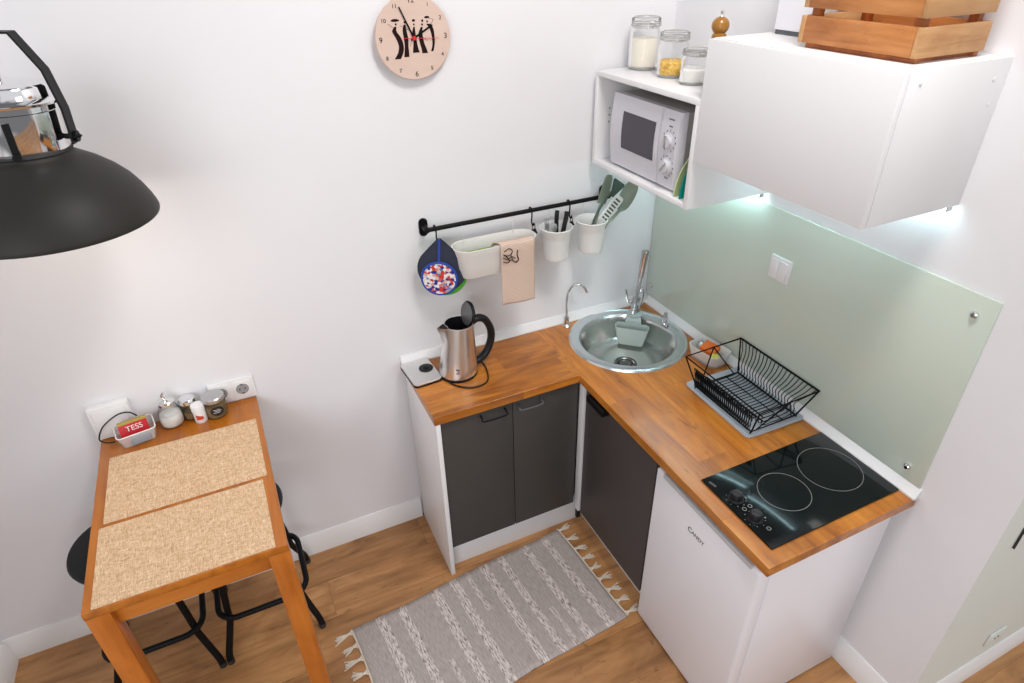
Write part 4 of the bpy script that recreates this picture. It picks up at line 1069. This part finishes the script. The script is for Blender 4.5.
# ------------------------------------------------------------------ bar table
TZ = .920
tb = thing('bar_table', 'narrow orange-brown wooden bar table against the white wall', 'table', (-2.045, -.39, 0))
obj('table_top', B().box((-2.305, -.785, TZ-.026), (-1.786, -.003, TZ), .0018), 'table', tb)
obj('apron', B().box((-2.255, -.760, TZ-.100), (-1.838, -.740, TZ-.026), .001), 'table_apron', tb)
for x in (-2.290, -1.815): obj('apron', B().box((x, -.735, TZ-.100), (x+.018, -.02, TZ-.026), .001), 'table', tb)
for x in (-2.304, -1.845): obj('leg', B().box((x, -.784, 0), (x+.058, -.722, TZ-.026), .002), 'table_leg', tb)
obj('wall_cleat', B().box((-2.27, -.020, TZ-.090), (-1.82, -.002, TZ-.026)), 'table_apron', tb)
for (a_, b_, lab) in (((-2.272, -.468), (-1.803, -.150), 'woven beige placemat nearer the wall on the bar table'), ((-2.282, -.780), (-1.818, -.482), 'woven beige placemat at the open end of the bar table')):
    b = B(); b.rbox(((a_[0]+b_[0])/2, (a_[1]+b_[1])/2), (b_[0]-a_[0], b_[1]-a_[1]), TZ+.0003, TZ+.0028, .003, bev=.0006)
    tag(obj('placemat', b, 'placemat', origin=((a_[0]+b_[0])/2, (a_[1]+b_[1])/2, TZ)), lab, 'placemat')

# things on the table
tt = thing('tea_tub', 'clear plastic tub holding tea on the bar table', 'tub', (-2.185, -.075, TZ), radians(10))
obj('tub', B().loft([[Vector((x, y, z)) for x, y in rrect(w, h, .012, 4)] for w, h, z in ((.100, .072, .0004), (.104, .076, .004), (.122, .092, .050), (.117, .087, .050), (.098, .070, .005))]), 'tub_clear', tt, world=False)
obj('rim', B().tube([Vector((x, y, .050)) for x, y in rrect(.121, .091, .014, 5)], .0022, 6, True), 'plastic', tt, world=False)
tbx = thing('tea_box', 'red tea box standing in the clear tub', 'box', (-2.184, -.090, TZ+.0105), radians(10))
RT = Matrix.Rotation(radians(-16), 4, 'X')
obj('carton', B().box((-.044, -.012, .0), (.044, .012, .070), .001).xf(RT), 'label_red', tbx, world=False)
obj('lettering', B().text('TESS', .026, RT @ on_back(.002, -.0124, .046), .0004), 'print_white', tbx, world=False)
obj('top_band', B().box((-.0445, -.0125, .064), (.0445, .0125, .0712), .0005).xf(RT), 'label_gold', tbx, world=False)
o = obj('tea_bags', B().box((-.030, -.010, 0), (.030, .010, .032), .004), 'foil', origin=(0, 0, 0)); o.location = (-2.170, -.1085, TZ+.0065); o.rotation_euler = (0, 0, radians(10))
tag(o, 'grey packet of tea bags inside the clear tub in front', 'packet')

sd_ = thing('sugar_dispenser', 'glass sugar dispenser with steel pouring spout on the table', 'sugar dispenser', (-2.073, -.048, TZ))
sx_, sy_ = -2.073, -.0425
obj('glass_body', B().lathe([(0, .003), (.034, .003), (.040, .012), (.040, .04), (.034, .066), (.026, .082), (.024, .094)], (sx_, sy_, TZ+.0003), 36), 'glass', sd_)
obj('contents', B().lathe([(0, .004), (.032, .004), (.038, .012), (.038, .038), (.034, .050), (0, .052)], (sx_, sy_, TZ+.0003), 32), 'sugar', sd_)
obj('lid', B().lathe([(.026, .088), (.029, .090), (.029, .100), (.020, .110), (.008, .116), (0, .117)], (sx_, sy_, TZ), 30), 'chrome', sd_)
obj('spout', B().tube([(sx_, sy_, TZ+.110), (sx_-.004, sy_-.004, TZ+.128), (sx_+.004, sy_-.008, TZ+.142)], .0055, 10, smooth=4), 'chrome', sd_)

j = thing('spice_jar', 'glass jar with steel lid behind the small white bottle', 'jar', (-2.010, -.030, TZ))
obj('glass_body', B().lathe([(0, .003), (.025, .003), (.027, .008), (.027, .062), (.024, .070)], (-2.010, -.030, TZ+.0003), 32), 'glass', j)
obj('contents', B().lathe([(0, .004), (.024, .004), (.0252, .008), (.0252, .030), (0, .032)], (-2.010, -.030, TZ+.0003), 28), 'herb', j)
obj('lid', B().lathe([(.027, .066), (.0278, .067), (.0278, .082), (.025, .085), (0, .085)], (-2.010, -.030, TZ), 32), 'chrome', j)
wbot = thing('seasoning_bottle', 'small white bottle with white cap in front of the jars', 'bottle', (-1.980, -.071, TZ))
obj('body', B().lathe([(0, 0), (.019, 0), (.021, .003), (.021, .045), (.019, .050), (0, .050)], (-1.980, -.071, TZ+.0003), 30), 'plastic', wbot)
obj('cap', B().lathe([(0, 0), (.0225, 0), (.0225, .020), (.0205, .023), (0, .023)], (-1.980, -.071, TZ+.0505), 30), 'plastic', wbot)
b = B()
for a0_, a1_ in ((-125, -60),):
    rows = [[Vector((-1.980+rr*cos(radians(a0_+(a1_-a0_)*k/8)), -.071+rr*sin(radians(a0_+(a1_-a0_)*k/8)), TZ+zz)) for rr, zz in ((.0211, .018), (.0217, .018), (.0217, .040-.010*(k/8)), (.0211, .040-.010*(k/8)))] for k in range(9)]
    b.loft(rows)
obj('red_print', b, 'print_red', wbot)
j = thing('spice_jar', 'glass jar with pale lid and round black label beside the socket', 'jar', (-1.925, -.055, TZ))
jx, jy = -1.925, -.055
obj('glass_body', B().lathe([(0, .003), (.036, .003), (.038, .008), (.038, .060), (.033, .070)], (jx, jy, TZ+.0003), 36), 'glass', j)
obj('contents', B().lathe([(0, .004), (.0355, .004), (.0365, .008), (.0365, .052), (0, .054)], (jx, jy, TZ+.0003), 32), 'herb', j)
obj('lid', B().lathe([(.0375, .068), (.039, .069), (.039, .082), (.036, .085), (0, .086)], (jx, jy, TZ), 36), 'alu', j)
b = B(); rows = []
ca = math.atan2(-1, .12)
for k in range(13):
    s_ = -1+2*k/12; hh = .019*math.sqrt(max(.0, 1-s_*s_))+.0003; a_ = ca+s_*.62
    rows.append([Vector((jx+rr*cos(a_), jy+rr*sin(a_), TZ+.036+sg*hh)) for rr, sg in ((.0382, -1), (.0388, -1), (.0388, 1), (.0382, 1))])
b.loft(rows); lb = obj('label', b, 'black_matt', j)
b = B()
for k in range(3):
    zz = TZ+.042-k*.006
    b.loft([[Vector((jx+rr*cos(ca+s_*.4), jy+rr*sin(ca+s_*.4), zz+q_)) for rr, q_ in ((.0387, 0), (.0391, 0), (.0391, .0016), (.0387, .0016))] for s_ in (-.9+.3*(k == 1), -.3, .3, .9-.3*(k != 1))])
obj('lettering', b, 'print_white', lb)

# sockets and adapter box on the wall at the table
so_ = thing('wall_socket', 'white double wall socket above the bar table end', 'socket', (-1.859, 0, .972))
obj('frame', B().box((-1.938, -.011, .927), (-1.780, -.0005, 1.017), .0025), 'plastic', so_)
for x in (-1.899, -1.824):
    ins = obj('insert', B().box((x-.031, -.0135, .939), (x+.031, -.0105, 1.005), .001), 'plastic', so_)
    RB_ = Matrix.Translation((x, -.0136, .972)) @ Matrix.Rotation(radians(90), 4, 'X')
    obj('socket_ring', B().lathe([(.0205, 0), (.0225, .0), (.0225, .0012), (.0205, .0012), (.0195, -.0002), (.0205, 0)], (0, 0, 0), 36, RB_), 'socket_dark', ins)
    obj('socket_well', B().lathe([(0, 0), (.0200, 0), (.0200, .0006), (0, .0006)], (0, 0, 0), 36, RB_), 'socket_dark', ins)
    bb = B()
    for dx in (-.0095, .0095): bb.cyl((x+dx, -.0141, .972), (x+dx, -.0148, .972), .0030, seg=12)
    bb.box((x-.003, -.0150, .988), (x+.003, -.0138, .993)).box((x-.003, -.0150, .951), (x+.003, -.0138, .956))
    obj('contact', bb, 'black_matt', ins)
ab = thing('socket_box', 'white surface-mounted box on the wall behind the tea tub', 'socket', (-2.248, 0, .98))
obj('housing', B().box((-2.312, -.034, .922), (-2.186, -.0005, 1.052), .005), 'plastic', ab)
obj('cover', B().box((-2.300, -.0375, .934), (-2.198, -.033, 1.040), .003), 'plastic', ab)
pts = [(-2.172, -.040, .990), (-2.19, -.045, 1.014), (-2.225, -.050, 1.018), (-2.275, -.056, .990), (-2.300, -.060, .948), (-2.290, -.062, .930), (-2.272, -.066, .925), (-2.258, -.068, .925)]
ab2 = obj('power_cable', B().tube(pts, .0026, 8, smooth=8), 'black_plastic', origin=(-2.24, -.05, .93)); tag(ab2, 'thin black cable looping in front of the white wall box', 'cable')

# ------------------------------------------------------------------ bar stools
def make_stool(loc, rot, label):
    s = thing('bar_stool', label, 'stool', loc, rot, None)
    SH = .62; w = .165; zr_ = .225
    obj('seat', B().lathe([(0, SH-.034), (.150, SH-.034), (.162, SH-.028), (.165, SH-.016), (.160, SH-.005), (.140, SH), (0, SH+.003)], (0, 0, 0), 44), 'vinyl', s, world=False)
    obj('seat_ring', B().torus((0, 0, SH-.042), .125, .009, 36).box((-.13, -.010, SH-.046), (.13, .010, SH-.034)).box((-.010, -.13, SH-.046), (.010, .13, SH-.034)), 'black', s, world=False)
    ring = [(x, y, zr_) for x, y in rrect(2*w, 2*w, .07, 6)]
    obj('footrest', B().tube(ring, .0112, 12, True), 'black', s, world=False)
    for sx in (-1, 1):
        for sy in (-1, 1):
            pts = [(sx*.088, sy*.088, SH-.042), (sx*.118, sy*.118, .36), (sx*.130, sy*.130, .245), (sx*.134, sy*.134, .19), (sx*.150, sy*.150, .13), (sx*.172, sy*.172, .055), (sx*.177, sy*.177, .012)]
            lg = obj('leg', B().tube(pts, .0128, 12, smooth=5), 'black', s, world=False)
            obj('foot_cap', B().cyl((sx*.177, sy*.177, .0), (sx*.1765, sy*.1765, .022), .0135, seg=14), 'rubber', lg, world=False)
    return s
st = make_stool((-1.951, -.222, 0), 0, 'black bar stool tucked under the table, the one nearer the kitchen')
dup(st, (-2.335, -.222, 0), 'black bar stool tucked under the table with its round seat showing at the side')

# ------------------------------------------------------------------ rug
RC = (-1.150, -.690); RA = radians(5.2)
rg = thing('rug', 'grey striped cotton rug with tasselled ends before the cabinets', 'rug', (RC[0], RC[1], 0), RA)
LX, LY = 1.000, .525
b = B(); bm = b.bm; nx_, ny_ = 60, 20
G = []
for i in range(nx_+1):
    row = []
    for j in range(ny_+1):
        x = -LX/2+LX*i/nx_; y = -LY/2+LY*j/ny_
        fold = .006*math.exp(-((x-.035+.06*y)/.012)**2)
        e = .004*sin(x*9+1)*(1 if j in (0, ny_) else .3)
        row.append(bm.verts.new((x+.004*sin(y*11), y+e, .0085+fold+.0012*sin(x*23)*sin(y*17))))
    G.append(row)
for i in range(nx_):
    for j in range(ny_): bm.faces.new((G[i][j], G[i+1][j], G[i+1][j+1], G[i][j+1]))
o = obj('woven_body', b, 'rug', rg, world=False, angle=80)
md = o.modifiers.new('pile', 'SOLIDIFY'); md.thickness = .0075; md.offset = -1
for side in (-1, 1):
    obj('hem', B().tube([(side*(LX/2+.002)+.004*sin((-LY/2+LY*k/20)*11), -LY/2+LY*k/20, .006) for k in range(21)], .0042, 8), 'fringe', rg, world=False)
    n = 9
    for k in range(n):
        y = -LY/2+.012+(LY-.024)*k/(n-1); x = side*(LX/2+.004)
        b = B()
        wob = random.uniform(-.012, .012); ln = random.uniform(.050, .072)
        b.sphere((x+side*.012, y, .0065), .0065, (1.3, 1, .8), 10, 8)
        for s_ in range(5):
            oy = (s_-2)*.0038
            b.tube([(x-side*.002, y+oy*1.6, .0045), (x+side*.012, y+oy*.4, .0060), (x+side*ln*.6, y+oy*1.3+wob*.5, .0045), (x+side*(ln+random.uniform(-.008, .006)), y+oy*2.0+wob+random.uniform(-.004, .004), .0028)], .0024, 6, smooth=3)
        obj('tassel', b, 'fringe', rg, world=False)

# ------------------------------------------------------------------ pendant lamp over the table
lx, ly, lz, LR = -2.112, -.334, 1.803, .245
pd = thing('pendant_lamp', 'black dome pendant lamp with chrome neck above the bar table', 'lamp', (lx, ly, lz))
KZ = 1.035
dome = [(LR, 0), (LR*1.004, .004), (LR*.995, .012), (LR*.965, .030), (LR*.915, .053), (LR*.835, .081), (LR*.73, .106), (LR*.60, .129), (LR*.48, .145), (LR*.42, .153), (LR*.40, .158), (LR*.395, .166), (.02, .168)]
obj('shade', B().lathe([(r_, z_*KZ) for r_, z_ in dome], (lx, ly, lz), 96), 'lamp', pd, angle=50)
inner = [(LR*.997, .0002), (LR*.97, .010), (LR*.88, .047), (LR*.79, .075), (LR*.69, .100), (LR*.57, .123), (LR*.45, .140), (LR*.33, .150), (.02, .151)]
obj('shade_inside', B().lathe(inner, (lx, ly, lz), 72), 'lamp_inner', pd)
obj('neck', B().lathe([(.0930, .170), (.0965, .176), (.0975, .262), (.099, .264), (.099, .275)], (lx, ly, lz), 64), 'chrome', pd)
obj('cap', B().lathe([(.099, .275), (.110, .278), (.111, .283), (.102, .287), (.093, .290), (.091, .312), (.087, .317), (.055, .322), (0, .324)], (lx, ly, lz), 64), 'chrome', pd)
# yoke, its plane turned a little away from the view
ya = Vector((.97, -.24, 0)).normalized()
def yp(r, z): return Vector((lx, ly, lz+z))+ya*r
yn = Vector((-ya.y, ya.x, 0))
path = [(.1145, .185), (.1145, .262), (.100, .345), (.058, .420), (-.058, .420), (-.100, .345), (-.1145, .262), (-.1145, .185)]
rows = []
n = len(path)
for i, (r_, z_) in enumerate(path):
    if i == 0: tn = Vector((path[1][0]-r_, path[1][1]-z_))
    elif i == n-1: tn = Vector((r_-path[-2][0], z_-path[-2][1]))
    else: tn = (Vector((path[i+1][0]-r_, path[i+1][1]-z_)).normalized()+Vector((r_-path[i-1][0], z_-path[i-1][1])).normalized())
    tn.normalize(); nr = Vector((-tn.y, tn.x))*.0025
    rows.append([yp(r_+nr.x*s1, z_+nr.y*s1)+yn*(.018*s2) for s1, s2 in ((1, 1), (1, -1), (-1, -1), (-1, 1))])
obj('yoke', B().loft(rows), 'black', pd)
for s_ in (1, -1):
    b = B(); b.cyl(yp(.088*s_, .200), yp(.118*s_, .200), .006, seg=12).cyl(yp(.113*s_, .200), yp(.124*s_, .200), .011, .013, 10)
    b.torus(yp(.118*s_, .200), .011, .003, 10, rs=6)
    obj('thumb_screw', b, 'black', pd)
for dg in (-88, 40, 160):
    a_ = radians(dg); d = Vector((cos(a_), sin(a_), 0)); e = Vector((-d.y, d.x, 0))
    b = B()
    def cp(r_, z_, s_): return Vector((lx, ly, lz+z_))+d*r_+e*s_
    b.loft([[cp(.0955, z_, -.007), cp(.1015, z_, -.007), cp(.1015, z_, .007), cp(.0955, z_, .007)] for z_ in (.176, .250)])
    b.cyl(cp(.092, .178, 0), cp(.108, .178, 0), .0085, seg=12)
    obj('clip', b, 'black', pd)
obj('collar', B().torus((lx, ly, lz+.171), .0945, .0050, 56), 'black_matt', pd)
obj('cord', B().tube([(lx, ly, lz+.324), (lx-.004, ly, lz+.338), (lx-.018, ly+.004, lz+.360), (lx-.036, ly+.010, lz+.39), (lx-.042, ly+.012, lz+.46), (lx-.02, ly+.008, lz+.56), (lx, ly, lz+.66), (lx, ly, HT-.25-.0)], .0040, 8, smooth=6), 'black_plastic', pd)
obj('cord_grip', B().lathe([(.008, 0), (.008, .010), (.005, .016), (0, .017)], (lx, ly, lz+.3235), 16), 'chrome', pd)
obj('bulb', B().lathe([(0, -.055), (.020, -.050), (.030, -.030), (.028, -.008), (.016, .020), (.013, .045), (0, .045)], (lx, ly, lz+.10), 24), 'bulb', pd)

pd.rotation_euler.y = radians(2.6)      # it hangs a touch askew
# ------------------------------------------------------------------ fittings on the far return wall
o = thing('wall_outlet', 'flush white outlet plate near the skirting at the picture edge', 'socket', (.42, YR, .21))
obj('plate', B().box((.375, YR-.008, .176), (.465, YR-.0005, .246), .002), 'sage_wall', o)
bb = B()
for dx in (-.010, .010): bb.cyl((.420+dx, YR-.0075, .211), (.420+dx, YR-.0092, .211), .004, seg=10)
obj('contact', bb, 'black_matt', o)
o = thing('door_latch', 'slim dark fitting on the sage wall at the picture edge', 'fitting', (.135, YR, .89))
obj('plate', B().box((.118, YR-.006, .846), (.210, YR-.0005, .935), .002), 'sage_wall', o)
obj('edge', B().box((.1145, YR-.007, .846), (.1175, YR-.0005, .935)), 'rubber', o)

# ------------------------------------------------------------------ camera
cam = bpy.data.cameras.new('camera'); co = bpy.data.objects.new('camera', cam); COL.objects.link(co)
fw = Vector((0.34951867, 0.76803005, -0.53662514)); rt = Vector((0.90489049, -0.42521153, -0.01919237)); up = rt.cross(fw)
R = Matrix((rt, up, -fw)).transposed()
co.matrix_world = Matrix.Translation((-1.70017425, -2.17428914, 2.3712567)) @ R.to_4x4()
cam.sensor_width = 36; cam.lens = 635.5584/1024*36; cam.clip_start = .02
SC.camera = co

# ------------------------------------------------------------------ light
def area(name, loc, target, size, power, col, sy=None):
    l = bpy.data.lights.new(name, 'AREA'); l.energy = power; l.color = col; l.size = size
    if sy: l.shape = 'RECTANGLE'; l.size_y = sy
    o = bpy.data.objects.new(name, l); COL.objects.link(o); o.location = loc
    o.rotation_euler = (Vector(target)-Vector(loc)).to_track_quat('-Z', 'Y').to_euler(); return o
area('ceiling_light', (-.75, -1.5, 3.6), (-1.0, -.8, 0), .6, 36, (1, .96, .92))
area('window_daylight', (-3.6, -4.1, 2.6), (-.6, -.6, .9), 2.6, 74, (.93, .96, 1), 2.0)
area('side_window_daylight', (1.3, -4.0, 2.7), (-.5, -1.2, .3), 1.2, 18, (.97, .98, 1), 1.2)
pl_ = bpy.data.lights.new('pendant_bulb_light', 'POINT'); pl_.energy = 1.1; pl_.color = (1, .86, .70); pl_.shadow_soft_size = .03
po = bpy.data.objects.new('pendant_bulb_light', pl_); COL.objects.link(po); po.location = (lx, ly, lz+.035)

w = bpy.data.worlds.new('room_light'); SC.world = w; w.use_nodes = True
bg = w.node_tree.nodes['Background']; bg.inputs[0].default_value = (.97, .97, 1, 1); bg.inputs[1].default_value = 1
wn = w.node_tree; tcw = N(wn, 'ShaderNodeTexCoord'); nw = N(wn, 'ShaderNodeTexNoise', Scale=1.5, Detail=1); wn.links.new(tcw.outputs['Generated'], nw.inputs['Vector'])
wn.links.new(ramp(wn, nw.outputs['Fac'], [(.44, (.20, .20, .205, 1)), (.56, (.80, .80, .82, 1))]), bg.inputs[0])
SC.view_settings.view_transform = 'Standard'; SC.view_settings.look = 'None'; SC.view_settings.exposure = 0; SC.view_settings.gamma = 1
SC.view_settings.use_curve_mapping = False
